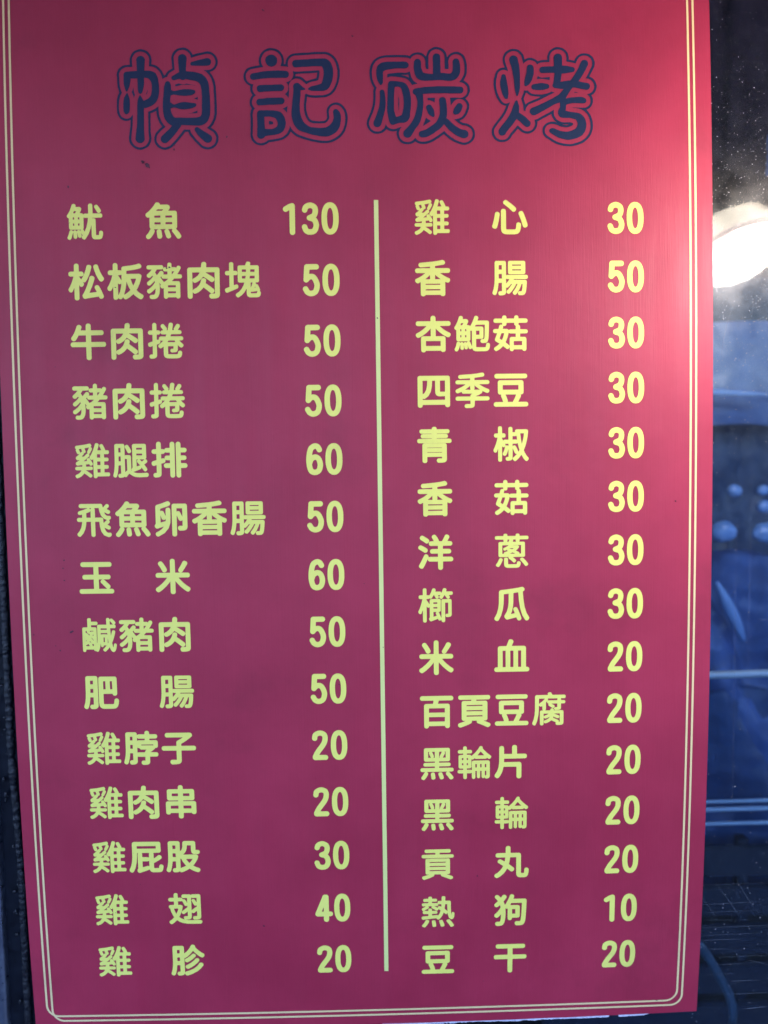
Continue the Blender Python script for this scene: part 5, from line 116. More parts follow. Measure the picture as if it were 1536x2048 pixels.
('烤',1):[[8172,2269,8152,2271,8112,2270,8057,2266,8022,2258,7953,2239,7935,2231,7879,2202,7839,2174,7801,2153,7780,2135,7760,2109,7751,2093,7746,2075,7744,2056,7745,2022,7749,2007,7762,1982,7772,1968,7786,1953,7803,1940,7828,1928,7848,1921,7867,1916,7887,1914,7907,1915,7922,1917,7947,1925,7952,1925,7958,1928,7931,1908,7918,1893,7894,1854,7883,1830,7878,1810,7874,1807,7828,1830,7789,1853,7754,1869,7703,1899,7671,1914,7672,1939,7667,1973,7661,1993,7648,2017,7635,2037,7621,2051,7598,2068,7573,2081,7553,2088,7528,2091,7503,2089,7479,2083,7459,2075,7439,2064,7385,2020,7381,2022,7344,2067,7302,2111,7280,2149,7268,2165,7240,2188,7215,2202,7190,2209,7161,2212,7136,2213,7111,2210,7097,2205,7082,2198,7049,2175,7035,2160,7012,2121,7005,2097,7003,2077,7005,2038,7011,2014,7024,1990,7048,1955,7151,1825,7163,1804,7183,1775,7219,1692,7217,1689,7197,1687,7177,1681,7158,1672,7143,1662,7127,1643,7083,1575,7061,1512,7046,1448,7037,1380,7043,1311,7065,1228,7079,1199,7095,1178,7120,1157,7145,1144,7170,1139,7204,1139,7186,1090,7179,1066,7174,1027,7175,1002,7179,988,7192,953,7206,929,7222,911,7257,886,7282,873,7297,870,7317,867,7361,868,7381,872,7396,876,7416,886,7435,900,7452,917,7468,936,7482,961,7492,1005,7495,1015,7498,1019,7523,1005,7543,998,7567,994,7592,994,7617,1000,7656,1017,7671,1027,7686,1043,7691,1042,7726,1030,7750,1025,7780,1023,7825,1023,7827,1021,7828,1016,7827,977,7830,962,7846,920,7862,894,7882,874,7922,847,7942,838,7967,833,8007,835,8041,844,8061,852,8076,861,8105,885,8124,910,8133,929,8144,979,8142,1013,8143,1014,8223,1030,8226,1027,8237,1002,8246,987,8259,972,8274,957,8294,943,8314,931,8334,924,8354,921,8379,920,8404,922,8424,926,8440,931,8454,938,8464,945,8491,969,8499,979,8518,1018,8524,1038,8526,1058,8522,1102,8515,1122,8444,1256,8447,1261,8469,1269,8489,1281,8508,1298,8521,1314,8536,1344,8546,1368,8551,1393,8550,1412,8537,1457,8525,1482,8503,1506,8469,1531,8484,1556,8488,1566,8491,1580,8492,1625,8489,1639,8481,1659,8464,1689,8448,1708,8423,1728,8398,1738,8396,1743,8417,1765,8453,1816,8461,1836,8479,1890,8483,1905,8488,1964,8483,2018,8480,2032,8462,2086,8443,2121,8412,2158,8365,2200,8347,2214,8327,2224,8266,2248,8231,2257],[8182,2235,8257,2214,8307,2196,8332,2182,8367,2157,8384,2141,8397,2126,8421,2092,8431,2072,8450,2018,8453,1978,8450,1915,8429,1846,8415,1817,8401,1797,8377,1772,8357,1756,8337,1744,8313,1732,8273,1721,8243,1718,8203,1717,8191,1715,8185,1710,8218,1708,8348,1712,8378,1709,8403,1700,8423,1686,8440,1669,8451,1649,8455,1635,8457,1615,8455,1590,8450,1566,8445,1555,8435,1541,8420,1528,8405,1517,8410,1514,8441,1505,8458,1497,8476,1484,8491,1468,8505,1447,8513,1428,8516,1408,8514,1383,8509,1364,8502,1349,8488,1327,8472,1310,8458,1300,8444,1294,8429,1290,8394,1284,8390,1281,8435,1207,8460,1152,8481,1113,8487,1098,8489,1078,8489,1043,8481,1019,8468,994,8459,985,8443,973,8429,964,8414,957,8384,952,8354,953,8334,957,8319,964,8304,973,8288,987,8271,1012,8242,1072,8216,1061,8113,1042,8108,1038,8111,989,8106,954,8100,935,8088,915,8066,894,8051,884,8036,877,8006,869,7971,868,7941,875,7917,888,7896,904,7879,927,7868,947,7862,967,7859,1050,7854,1054,7795,1055,7730,1062,7705,1072,7690,1081,7680,1091,7675,1087,7667,1072,7660,1062,7651,1052,7636,1043,7602,1031,7582,1027,7567,1027,7542,1032,7512,1049,7497,1060,7488,1069,7481,1078,7477,1087,7471,1054,7449,967,7434,946,7405,918,7390,909,7373,903,7356,900,7331,899,7311,901,7292,907,7272,916,7257,926,7238,943,7222,967,7210,992,7206,1017,7210,1051,7229,1115,7242,1149,7250,1188,7248,1193,7233,1183,7214,1175,7194,1171,7174,1171,7159,1175,7145,1181,7130,1191,7116,1203,7104,1218,7096,1238,7091,1267,7078,1316,7072,1380,7077,1433,7092,1502,7125,1580,7153,1623,7163,1635,7178,1646,7190,1653,7202,1656,7217,1657,7237,1654,7255,1647,7272,1638,7275,1642,7248,1706,7234,1745,7207,1799,7193,1819,7172,1853,7091,1951,7050,2009,7042,2024,7037,2043,7037,2087,7044,2109,7063,2141,7073,2152,7087,2162,7112,2174,7132,2180,7151,2181,7176,2179,7196,2175,7211,2169,7226,2159,7241,2144,7251,2131,7275,2091,7322,2038,7351,2008,7376,1974,7381,1971,7413,1998,7450,2032,7464,2042,7479,2049,7499,2055,7524,2056,7548,2053,7573,2046,7590,2037,7603,2023,7621,1998,7633,1973,7638,1954,7638,1939,7627,1890,7650,1886,7674,1876,7728,1846,7759,1831,7789,1813,7829,1794,7914,1744,7917,1747,7914,1766,7913,1800,7916,1820,7924,1840,7936,1859,7950,1879,7960,1888,8002,1911,8031,1922,8066,1925,8146,1922,8171,1927,8193,1936,8196,1946,8195,1956,8193,1960,8188,1965,8160,1980,8125,1993,8100,1997,8070,1995,8021,1988,7996,1980,7951,1959,7927,1953,7882,1948,7862,1950,7847,1954,7822,1965,7807,1977,7796,1992,7781,2021,7777,2036,7777,2051,7781,2071,7789,2090,7806,2111,7840,2137,7875,2158,7909,2182,7968,2210,8018,2224,8097,2237,8147,2239],[8120,1961,8134,1956,8130,1955,8041,1955,8034,1957,8086,1965,8105,1965],[7498,1768,7497,1770,7493,1768,7472,1754,7471,1749,7467,1681,7437,1583,7448,1568,7455,1544,7470,1514,7476,1495,7482,1464,7506,1468,7521,1467,7536,1464,7548,1480,7564,1494,7585,1508,7605,1516,7620,1519,7699,1524,7739,1523,7803,1512,7853,1496,7883,1479,7898,1485,7926,1492,7898,1509,7838,1536,7808,1554,7773,1570,7743,1587,7658,1626,7568,1660,7553,1668,7533,1685,7512,1715,7502,1739],[7504,1668,7524,1650,7545,1636,7623,1602,7698,1572,7718,1562,7718,1559,7717,1557,7614,1550,7594,1546,7580,1541,7560,1531,7543,1519,7521,1500,7511,1501,7506,1504,7497,1534,7485,1558,7474,1588,7499,1667],[8281,1494,8221,1496,8215,1494,8221,1485,8226,1483,8251,1486,8264,1489,8271,1493],[7858,1311,7856,1314,7836,1309,7761,1297,7727,1296,7672,1302,7672,1297,7683,1263,7685,1258,7688,1256,7697,1264,7712,1272,7727,1277,7742,1280,7757,1280,7797,1275,7861,1270,7862,1276]]}

# ------------------------------------------------------------------ helpers
def obj(name, me, mat=None, parent=None, label=None, cat=None, group=None, kind=None, smooth=False):
    if isinstance(me, bmesh.types.BMesh):
        b = me; me = bpy.data.meshes.new(name); b.to_mesh(me); b.free()
    o = bpy.data.objects.new(name, me); COL.objects.link(o)
    if mat is not None and not me.materials: me.materials.append(mat)
    if parent is not None: o.parent = parent
    for k, v in (('label', label), ('category', cat), ('group', group), ('kind', kind)):
        if v: o[k] = v
    if smooth:
        for p in me.polygons: p.use_smooth = True
    return o
def empty(name, loc, label, cat, group=None):
    o = bpy.data.objects.new(name, None); COL.objects.link(o); o.location = loc
    o.empty_display_size = .05; o['label'] = label; o['category'] = cat
    if group: o['group'] = group
    bpy.context.view_layer.update()
    return o
def shift(bm, o):              # geometry is written in world coordinates; bring it into its thing's frame
    bmesh.ops.translate(bm, verts=bm.verts, vec=-Vector(o.location)); return bm
def box(bm, x0, x1, y0, y1, z0, z1, bev=0):
    r = bmesh.ops.create_cube(bm, size=1, matrix=Matrix.Translation(((x0+x1)/2, (y0+y1)/2, (z0+z1)/2)) @ Matrix.Diagonal((x1-x0, y1-y0, z1-z0, 1)))
    if bev:
        es = list({e for v in r['verts'] for e in v.link_edges})
        bmesh.ops.bevel(bm, geom=es, offset=bev, segments=2, affect='EDGES')
    return bm
def tube(bm, pts, rad, seg=10, cap=True):
    pts = [Vector(p) for p in pts]; n = len(pts); rings = []
    dd = (pts[-1]-pts[0]).normalized(); up0 = Vector((0, 1, 0)) if abs(dd.y) < .8 else Vector((0, 0, 1))
    for i, p in enumerate(pts):
        d = (pts[min(i+1, n-1)]-pts[max(i-1, 0)]).normalized()
        a = d.cross(up0).normalized(); b = d.cross(a)
        rr = rad[i] if isinstance(rad, (list, tuple)) else rad
        rings.append([bm.verts.new(p+(a*math.cos(t)+b*math.sin(t))*rr) for t in [2*math.pi*k/seg for k in range(seg)]])
    for r0, r1 in zip(rings[:-1], rings[1:]):
        for k in range(seg): bm.faces.new((r0[k], r0[(k+1) % seg], r1[(k+1) % seg], r1[k]))
    if cap: bm.faces.new(rings[0][::-1]); bm.faces.new(rings[-1])
    return bm
def lathe(bm, prof, seg=48, M=Matrix()):
    rings = []
    for r, z in prof:
        if r < 1e-6: rings.append([bm.verts.new(M @ Vector((0, 0, z)))])
        else: rings.append([bm.verts.new(M @ Vector((r*math.cos(t), r*math.sin(t), z))) for t in [2*math.pi*k/seg for k in range(seg)]])
    for a, b in zip(rings[:-1], rings[1:]):
        for k in range(seg):
            k2 = (k+1) % seg
            if len(a) == 1 and len(b) == 1: continue
            if len(a) == 1: bm.faces.new((a[0], b[k2], b[k]))
            elif len(b) == 1: bm.faces.new((a[k], a[k2], b[0]))
            else: bm.faces.new((a[k], a[k2], b[k2], b[k]))
    return bm

class NT:
    def __init__(s, name):
        s.m = bpy.data.materials.new(name); s.m.use_nodes = True; s.t = s.m.node_tree; s.t.nodes.clear()
        s.out = s.n('ShaderNodeOutputMaterial')
        s.tc = s.n('ShaderNodeTexCoord')
    def n(s, k, **kw):
        x = s.t.nodes.new(k)
        for a, b in kw.items(): setattr(x, a, b)
        return x
    def l(s, a, b): s.t.links.new(a, b)
    def noise(s, scale, detail=4, rough=.5, vec=(1, 1, 1)):
        mp = s.n('ShaderNodeMapping'); mp.inputs['Scale'].default_value = vec
        s.l(s.tc.outputs['Object'], mp.inputs[0])
        x = s.n('ShaderNodeTexNoise'); x.inputs['Scale'].default_value = scale; x.inputs['Detail'].default_value = detail
        x.inputs['Roughness'].default_value = rough
        s.l(mp.outputs[0], x.inputs['Vector']); return x.outputs['Fac']
    def ramp(s, fac, *st):
        r = s.n('ShaderNodeValToRGB'); e = r.color_ramp.elements
        for i, (p, c) in enumerate(st):
            q = e[i] if i < 2 else e.new(p)
            q.position = p; q.color = (*c, 1) if isinstance(c, (tuple, list)) else (c, c, c, 1)
        s.l(fac, r.inputs[0]); return r.outputs[0]
    def bsdf(s, color=(.5, .5, .5), rough=.5, metal=0, spec=.5, **kw):
        b = s.n('ShaderNodeBsdfPrincipled')
        for k, v in (('Base Color', color), ('Roughness', rough), ('Metallic', metal), ('Specular IOR Level', spec), *kw.items()):
            if hasattr(v, 'links'): s.l(v, b.inputs[k])
            elif k.endswith('Color'): b.inputs[k].default_value = (*v, 1)
            else: b.inputs[k].default_value = v
        s.l(b.outputs[0], s.out.inputs[0]); s.b = b; return b
    def bump(s, fac, strength=.1, dist=.001, prev=None):
        x = s.n('ShaderNodeBump'); x.inputs['Strength'].default_value = strength; x.inputs['Distance'].default_value = dist
        s.l(fac, x.inputs['Height'])
        if prev: s.l(prev, x.inputs['Normal'])
        s.l(x.outputs[0], s.b.inputs['Normal']); return x.outputs[0]

def print_mat(name, c0, c1, spec=.5, rough=.56):
    k = NT(name)
    c = k.ramp(k.noise(9, 6, .6), (.35, c0), (.68, c1))
    rr = k.ramp(k.noise(1, 6, .65, vec=(60, 60, 5)), (.3, rough-.06), (.7, rough+.06))
    grime = k.ramp(k.noise(7, 7, .68), (.56, (1, 1, 1)), (.74, (.80, .78, .80)))
    mx = k.n('ShaderNodeMix'); mx.data_type = 'RGBA'; mx.blend_type = 'MULTIPLY'; mx.inputs['Factor'].default_value = 1
    k.l(c, mx.inputs['A']); k.l(grime, mx.inputs['B']); c = mx.outputs['Result']
    k.bsdf(c, rr, spec=spec)
    b0 = k.bump(k.noise(26, 3, .5), 1.0, .0006)
    b = k.bump(k.noise(1500, 2, .6), .32, .00012, b0)
    k.bump(k.noise(1, 2, .5, vec=(800, 800, 14)), .75, .00014, b)
    return k.m
SHEEN = .5
M_RED = print_mat('red_printed_film', (.345, .0150, .047), (.42, .023, .062), SHEEN)
M_YEL = print_mat('yellow_ink', (.87, .85, .16), (.91, .89, .19), SHEEN)
M_CRM = print_mat('cream_ink', (.84, .66, .30), (.88, .70, .34), SHEEN)
M_DIV = print_mat('pale_green_ink', (.74, .78, .25), (.78, .82, .29), SHEEN)
M_NAVY = print_mat('navy_ink', (.008, .024, .066), (.010, .026, .066), .3)
k = NT('white_foam_core'); k.bsdf(k.ramp(k.noise(300, 4), (.3, (.55, .52, .62)), (.7, (.78, .76, .85))), .7); M_FOAM = k.m
k = NT('grime'); k.bsdf(k.ramp(k.noise(800, 3), (.3, (.05, .006, .02)), (.7, (.10, .012, .035))), .55); M_GRIME = k.m

# ------------------------------------------------------------------ the board, gently bowed
BZ = (0.0279, -0.0039, 0.0390, 0.0070, 0.0164, -0.0120, 0.0099)
def bz(u, v): return BZ[0]*u*u+BZ[1]*u*v+BZ[2]*v*v+BZ[3]*v**3+BZ[4]*u*v*v+BZ[5]*u*u*v+BZ[6]*v**4
def P(u, v, off=0.0):          # off = metres in front of the board's face
    v2 = max(v, -.86)
    return Vector((u*S, bz(u, v2)*S-off, H0-v*S))
U0, U1, V0, V1 = -.5199, .5255, -.93, .7628
board = empty('menu_board', (0, 0, H0-V1*S), 'dark red price list board with yellow characters and cream double border', 'sign')
def surf(us, vs, off):
    bm = bmesh.new(); g = [[bm.verts.new(P(u, v, off)) for u in us] for v in vs]
    for a, b in zip(g[:-1], g[1:]):
        for i in range(len(us)-1): bm.faces.new((a[i], a[i+1], b[i+1], b[i]))
    return bm, g
def lin(a, b, n): return [a+(b-a)*i/n for i in range(n+1)]
NU, NV, TH = 40, 64, .0038
bm = bmesh.new(); us = lin(U0, U1, NU)
def vbot(u): return .7628+.0035*math.sin((u-U0)/(U1-U0)*math.pi)+.0006*noise.noise(Vector((u*40, 3, 0)))
F, B = [], []
for j in range(NV+1):
    t = j/NV
    F.append([bm.verts.new(P(u, V0+(vbot(u)-V0)*t)) for u in us])
    B.append([bm.verts.new(P(u, V0+(vbot(u)-V0)*t, -TH)) for u in us])
for g, fl in ((F, 0), (B, 1)):
    for a, b in zip(g[:-1], g[1:]):
        for i in range(NU):
            q = (a[i], b[i], b[i+1], a[i+1]); bm.faces.new(q[::-1] if fl else q)
side = []
def rim(p, q):
    p = [bm.verts.new(v.co) for v in p]; q = [bm.verts.new(v.co) for v in q]
    for i in range(len(p)-1): side.append(bm.faces.new((p[i], p[i+1], q[i+1], q[i])))
rim([r[0] for r in F], [r[0] for r in B]); rim([r[-1] for r in B], [r[-1] for r in F])
rim(B[0], F[0]); rim(F[-1], B[-1])
front = {v for r in F for v in r}; side = set(side)
for f in bm.faces: f.smooth = True
for f in side: f.smooth = False; f.material_index = 1
bmesh.ops.recalc_face_normals(bm, faces=bm.faces)
for f in bm.faces:
    if f not in side and (f.normal.y > 0) == (f.verts[0] in front): f.normal_flip()
me = bpy.data.meshes.new('panel'); shift(bm, board).to_mesh(me); bm.free()
me.materials.append(M_RED); me.materials.append(M_FOAM)
obj('panel', me, None, board)

# torn white film that shows under the cut bottom edge
bm = bmesh.new(); n = 420; a = []; b = []; c = []
for i in range(n+1):
    u = .02+(.452-.02)*i/n; e = min(1, i/12, (n-i)/12)
    d = .0016+.0032*(.5+.5*noise.noise(Vector((u*9, 0, 0))))+.0016*noise.noise(Vector((u*70, 5, 0)))+.0011*noise.noise(Vector((u*330, 7, 0)))
    if .385 < u < .40: d -= .004
    d = max(d, .0)*e
    a.append(bm.verts.new(P(u, vbot(u)-.0010, -.0006))); b.append(bm.verts.new(P(u, vbot(u)+d, -.0004))); c.append(bm.verts.new(P(u, vbot(u)+d*.9, -.0016)))
for i in range(n):
    bm.faces.new((a[i], a[i+1], b[i+1], b[i])); bm.faces.new((b[i], b[i+1], c[i+1], c[i]))
obj('torn_film_edge', shift(bm, board), M_FOAM, board, label='ragged white strip of film along the cut bottom edge')

OFF = .00022
def strip(path, wd, name, mat, off=OFF, label=None, closed=True):
    bm = bmesh.new(); n = len(path); L = []
    for i in range(n):
        p0 = path[i-1] if (i or closed) else path[0]; p1 = path[(i+1) % n] if (i < n-1 or closed) else path[-1]
        d = Vector((p1[0]-p0[0], p1[1]-p0[1])); d.normalize(); q = (-d.y*wd/2, d.x*wd/2); u, v = path[i]
        L.append((bm.verts.new(P(u+q[0], v+q[1], off)), bm.verts.new(P(u-q[0], v-q[1], off))))
    for i in range(n if closed else n-1):
        a, b = L[i], L[(i+1) % n]; bm.faces.new((a[0], b[0], b[1], a[1]))
    bmesh.ops.recalc_face_normals(bm, faces=bm.faces)
    for f in bm.faces:
        f.normal_update()
        if f.normal.y > 0: f.normal_flip()
    return obj(name, shift(bm, board), mat, board, label=label)
def rrect(u0, u1, v0, v1, r, st=.03):
    pts = []
    def arc(cu, cv, a0):
        for i in range(9):
            a = math.radians(a0+i*90/8); pts.append((cu+r*math.cos(a), cv+r*math.sin(a)))
    def seg(p, q):
        n = max(2, int(math.dist(p, q)/st))
        for i in range(1, n): pts.append((p[0]+(q[0]-p[0])*i/n, p[1]+(q[1]-p[1])*i/n))
    arc(u1-r, v0+r, -90); seg((u1, v0+r), (u1, v1-r)); arc(u1-r, v1-r, 0); seg((u1-r, v1), (u0+r, v1))
    arc(u0+r, v1-r, 90); seg((u0, v1-r), (u0, v0+r)); arc(u0+r, v0+r, 180); seg((u0+r, v0), (u1-r, v0))
    return pts
strip(rrect(-.5, .492, -.88, .7412, .0185), .0031, 'border_line', M_CRM, label='cream border line, the upper and left one of the pair')
strip(rrect(-.4918, .5, -.872, .7492, .0185), .0031, 'border_line', M_CRM, off=OFF+.00008, label='cream border line, the lower and right one of the pair')
strip([(.0313, v) for v in lin(-.4962, .6738, 40)], .0064, 'divider_line', M_DIV, closed=False)

# ------------------------------------------------------------------ lettering
def dec(loops, f):
    return [[f(lp[i], lp[i+1]) for i in range(0, len(lp), 2)] for lp in loops]
def area2(lp): return .5*sum(lp[i-1][0]*lp[i][1]-lp[i][0]*lp[i-1][1] for i in range(len(lp)))
def inside(p, lp):
    r = False
    for i in range(len(lp)):
        (x0, y0), (x1, y1) = lp[i-1], lp[i]
        if (y0 > p[1]) != (y1 > p[1]) and p[0] < (x1-x0)*(p[1]-y0)/(y1-y0)+x0: r = not r
    return r
def ink(loops2d, fn, bm):      # fills each outer outline minus its own holes and lays it on the board
    outer = sorted([lp for lp in loops2d if area2(lp) > 0], key=area2)
    own = {id(o): [] for o in outer}
    for h in loops2d:
        if area2(h) < 0:
            for o in outer:
                if area2(o) > -area2(h) and inside(h[0], o): own[id(o)].append(h); break
    for o in outer:
        pl = [[Vector((x, y, 0)) for x, y in lp] for lp in [o]+own[id(o)]]
        tri = tessellate_polygon(pl); vs = [bm.verts.new(fn(p.x, p.y)) for lp in pl for p in lp]
        for t in tri:
            if len(set(t)) == 3:
                try: f = bm.faces.new([vs[i] for i in t])
                except ValueError: continue
                f.normal_update()
                if f.normal.y > 0: f.normal_flip()
EM = .0565; GS = EM*.952
def figures(bm, text, ur, vc): # ur = right edge
    for i, ch in enumerate(text):
        u = ur-(len(text)-i)*.5*EM
        ink(GLYPH[ch], lambda x, y, u=u: P(u+(x)*EM, vc-(y-.41)*EM, OFF), bm)
GLYPH = {c: dec(v, lambda x, y: (x/1000-.1, y/1000-.2)) for c, v in GLYPHS.items()}
TITLE = {c: dec(v, lambda x, y: (x/10000-.5, y/10000-.8)) for c, v in TITLES.items()}
for ch in '幀記碳烤':
    bm = bmesh.new(); ink(TITLE[ch, 0], lambda x, y: P(x, y, OFF), bm)
    t = obj('title_character', shift(bm, board), M_NAVY, board, label='large navy title character '+ch)
    bm = bmesh.new(); ink(TITLE[ch, 1], lambda x, y: P(x, y, OFF), bm)
    obj('outline', shift(bm, board), M_NAVY, t, label='thin navy outline that runs round the title character '+ch)
LEFT = [("魷　魚", "130"), ("松板豬肉塊", "50"), ("牛肉捲", "50"), ("豬肉捲", "50"), ("雞腿排", "60"), ("飛魚卵香腸", "50"), ("玉　米", "60"), ("鹹豬肉", "50"), ("肥　腸", "50"), ("雞脖子", "20"), ("雞肉串", "20"), ("雞屁股", "30"), ("雞　翅", "40"), ("雞　胗", "20")]
RIGHT = [("雞　心", "30"), ("香　腸", "50"), ("杏鮑菇", "30"), ("四季豆", "30"), ("青　椒", "30"), ("香　菇", "30"), ("洋　蔥", "30"), ("櫛　瓜", "30"), ("米　血", "20"), ("百頁豆腐", "20"), ("黑輪片", "20"), ("黑　輪", "20"), ("貢　丸", "20"), ("熱　狗", "10"), ("豆　干", "20")]
VL = [-.4697, -.384, -.298, -.2116, -.1259, -.0394, .0462, .1327, .2191, .3054, .3905, .4771, .5626, .6484]
PVL = [-.4703, -.3824, -.2954, -.2088, -.1237, -.0394, .0465, .1319, .2184, .3054, .3940, .4796, .5654, .6510]
VR = [-.4714, -.3839, -.3032, -.2212, -.1424, -.0636, .0156, .0948, .174, .2558, .3368, .4177, .4969, .576, .656]
VPR = [-.4695, -.3846, -.3031, -.2228, -.1420, -.0630, .0166, .0971, .1776, .2570, .3376, .4179, .4973, .5778, .6560]
for rows, vn, vp, uc, ur, side_ in ((LEFT, VL, PVL, -.3892, -.0213, 'left'), (RIGHT, VR, VPR, .1119, .4238, 'right')):
    for (nm, pr), v, v2 in zip(rows, vn, vp):
        for i, ch in enumerate(nm):
            if ch == '　': continue
            bm = bmesh.new(); ink(GLYPH[ch], lambda x, y: P(uc+i*EM+(x-.5)*GS, v-(y-.38)*GS, OFF), bm)
            obj('character', shift(bm, board), M_YEL, board, label='yellow character %s of %s in the %s column' % (ch, nm.replace('　', ''), side_))
        bm = bmesh.new(); figures(bm, pr, ur, v2)
        obj('price', shift(bm, board), M_YEL, board, label='yellow figures %s beside %s' % (pr, nm.replace('　', '')))
# scuffs and grime specks on the print
def blot(u, v, r, asp=1, rot=0, seed=0):
    bm = bmesh.new(); n = 14; ring = []
    c = bm.verts.new(P(u, v, .0005))
    for i in range(n):
        a = 2*math.pi*i/n; q = r*(1+.75*noise.noise(Vector((math.cos(a)*1.7, math.sin(a)*1.7, seed*3.1))))
        x, y = q*math.cos(a), q*asp*math.sin(a)
        ring.append(bm.verts.new(P(u+x*math.cos(rot)-y*math.sin(rot), v+x*math.sin(rot)+y*math.cos(rot), .00035)))
    for i in range(n): bm.faces.new((c, ring[(i+1) % n], ring[i]))
    obj('grime_spot', shift(bm, board), M_GRIME, board)
for i, (u, v, r, a, ro) in enumerate([(-.303, -.5535, .0032, .6, .4), (-.2975, -.5490, .0036, .7, .9), (-.2945, -.5460, .0022, .4, 1.2), (-.258, -.577, .0014, .6, 0), (-.258, -.571, .001, 2, 0), (.0005, -.7305, .0014, 1, 0), (-.1820, -.588, .0013, 1, 0), (-.412, -.520, .0012, 1.3, 0),
        (-.436, .020, .0011, 1, 0), (-.438, .032, .0011, 1, 0), (-.437, .0500, .0013, .7, 0), (-.429, .127, .0028, .55, -.4), (-.454, .148, .001, .8, 0), (-.4475, .155, .0012, 1, 0), (-.486, .131, .0014, .5, 0), (-.157, .593, .0016, .9, 0), (.173, .518, .0013, 1, 0), (.46, .74, .0013, .6, 0), (-.127, -.768, .0025, .4, .8), (.031, -.327, .0015, .5, 1)]):
    blot(u, v, r, a, ro, i)

for i, (u, v, r, a, ro) in enumerate([(-.2725, -.4018, .0016, .6, .5), (-.2685, -.4030, .0012, 1, 0), (-.3474, -.3753, .0011, .7, 0), (-.0336, .2122, .0014, .5, .6), (.4700, -.0550, .0010, 1, 0)]):
    blot(u, v, r, a, ro, 40+i)
rng = random.Random(21); bm = bmesh.new()
for i in range(150):                       # fine pepper of soot
    u = rng.uniform(U0+.01, U1-.01); v = rng.uniform(-.78, .75); r = rng.uniform(.00025, .0007); n = 5
    if rng.random() > .25+.75*math.exp(-((u+.42)/.25)**2): continue
    c = bm.verts.new(P(u, v, .0006)); ring = [bm.verts.new(P(u+r*rng.uniform(.6, 1.4)*math.cos(6.283*j/n), v+r*rng.uniform(.6, 1.4)*math.sin(6.283*j/n), .0004)) for j in range(n)]
    for j in range(n): bm.faces.new((c, ring[(j+1) % n], ring[j]))
obj('soot_specks', shift(bm, board), M_GRIME, board, kind='stuff')

# ------------------------------------------------------------------ glass, frame and what stands behind it
GY = .025
k = NT('dusty_glass')
k.bsdf((.62, .68, .74), .35, spec=.5)          # the dust film
dust = k.b
gl = k.n('ShaderNodeBsdfGlossy'); gl.inputs['Roughness'].default_value = .015; gl.inputs['Color'].default_value = (1, 1, 1, 1)
hz = k.n('ShaderNodeBsdfGlossy'); hz.inputs['Roughness'].default_value = .3
tr = k.n('ShaderNodeBsdfTransparent'); tr.inputs['Color'].default_value = (.86, .92, .95, 1)
fr = k.n('ShaderNodeFresnel'); fr.inputs['IOR'].default_value = 1.22
m1 = k.n('ShaderNodeMixShader'); k.l(fr.outputs[0], m1.inputs[0]); k.l(tr.outputs[0], m1.inputs[1]); k.l(gl.outputs[0], m1.inputs[2])
m2 = k.n('ShaderNodeMixShader'); k.l(k.ramp(k.noise(40, 8, .7), (.38, .003), (.75, .028)), m2.inputs[0]); k.l(m1.outputs[0], m2.inputs[1]); k.l(hz.outputs[0], m2.inputs[2])
m3 = k.n('ShaderNodeMixShader'); sp = k.ramp(k.noise(520, 5, .75), (.60, .0), (.80, .25))
k.l(sp, m3.inputs[0]); k.l(m2.outputs[0], m3.inputs[1]); k.l(dust.outputs[0], m3.inputs[2]); k.l(m3.outputs[0], k.out.inputs[0])
M_GLASS = k.m
pane = empty('glass_pane', (.0, GY, .9), 'dusty scratched sheet of dark glass behind the red menu board', 'glass')
GX0, GX1, GZ0, GZ1 = -.296, .56, .80, 2.10
obj('sheet', shift(box(bmesh.new(), GX0, GX1, GY, GY+.005, GZ0, GZ1), pane), M_GLASS, pane)
k = NT('dust_fleck'); k.bsdf((.34, .36, .40), .8); M_FLECK = k.m
bm = bmesh.new(); rng = random.Random(5)
def fleck(x, z, r):
    n = rng.randint(4, 6); a0 = rng.random()*6; c = []
    ex = rng.uniform(.6, 1.6)
    for i in range(n):
        a = a0+2*math.pi*i/n; q = r*rng.uniform(.6, 1.3); c.append((q*math.cos(a)*ex, q*math.sin(a)/ex))
    t = [bm.verts.new((x+p, GY-.0001, z+q)) for p, q in c]; top = bm.verts.new((x, GY-.0001-r*.5, z))
    for i in range(n): bm.faces.new((t[i], t[(i+1) % n], top))
for i in range(8000):
    x = rng.uniform(.285, .37); z = rng.uniform(1.0, 1.92)
    dn = math.exp(-((z-1.70)/.12)**2)*1.0+.035+.12*(z < 1.25)
    if rng.random() > dn*(.85+.4*noise.noise(Vector((x*40, 0, z*40)))): continue
    fleck(x, z, .00014+.00034*rng.random()**3 if rng.random() < .985 else rng.uniform(.00035, .0006))
obj('dust', shift(bm, pane), M_FLECK, pane, kind='stuff', label='pale dust flecks stuck to the glass')
k = NT('scratch'); k.bsdf((.35, .4, .46), .5, Alpha=.2); M_SCR = k.m
def scratch(pts, wd, parent=pane):
    bm = bmesh.new(); L = []
    for i, (x, z) in enumerate(pts):
        w_ = wd*(.25+.75*math.sin(math.pi*(i+.5)/len(pts)))*(1+.5*noise.noise(Vector((x*300, z*300, 0))))
        p0 = pts[max(i-1, 0)]; p1 = pts[min(i+1, len(pts)-1)]; d = Vector((p1[0]-p0[0], p1[1]-p0[1])).normalized()
        L.append((bm.verts.new((x-d.y*w_, GY-.00015, z+d.x*w_)), bm.verts.new((x+d.y*w_, GY-.00015, z-d.x*w_))))
    for a, b in zip(L[:-1], L[1:]): bm.faces.new((a[0], b[0], b[1], a[1]))
    obj('scratch', shift(bm, parent), M_SCR, parent)
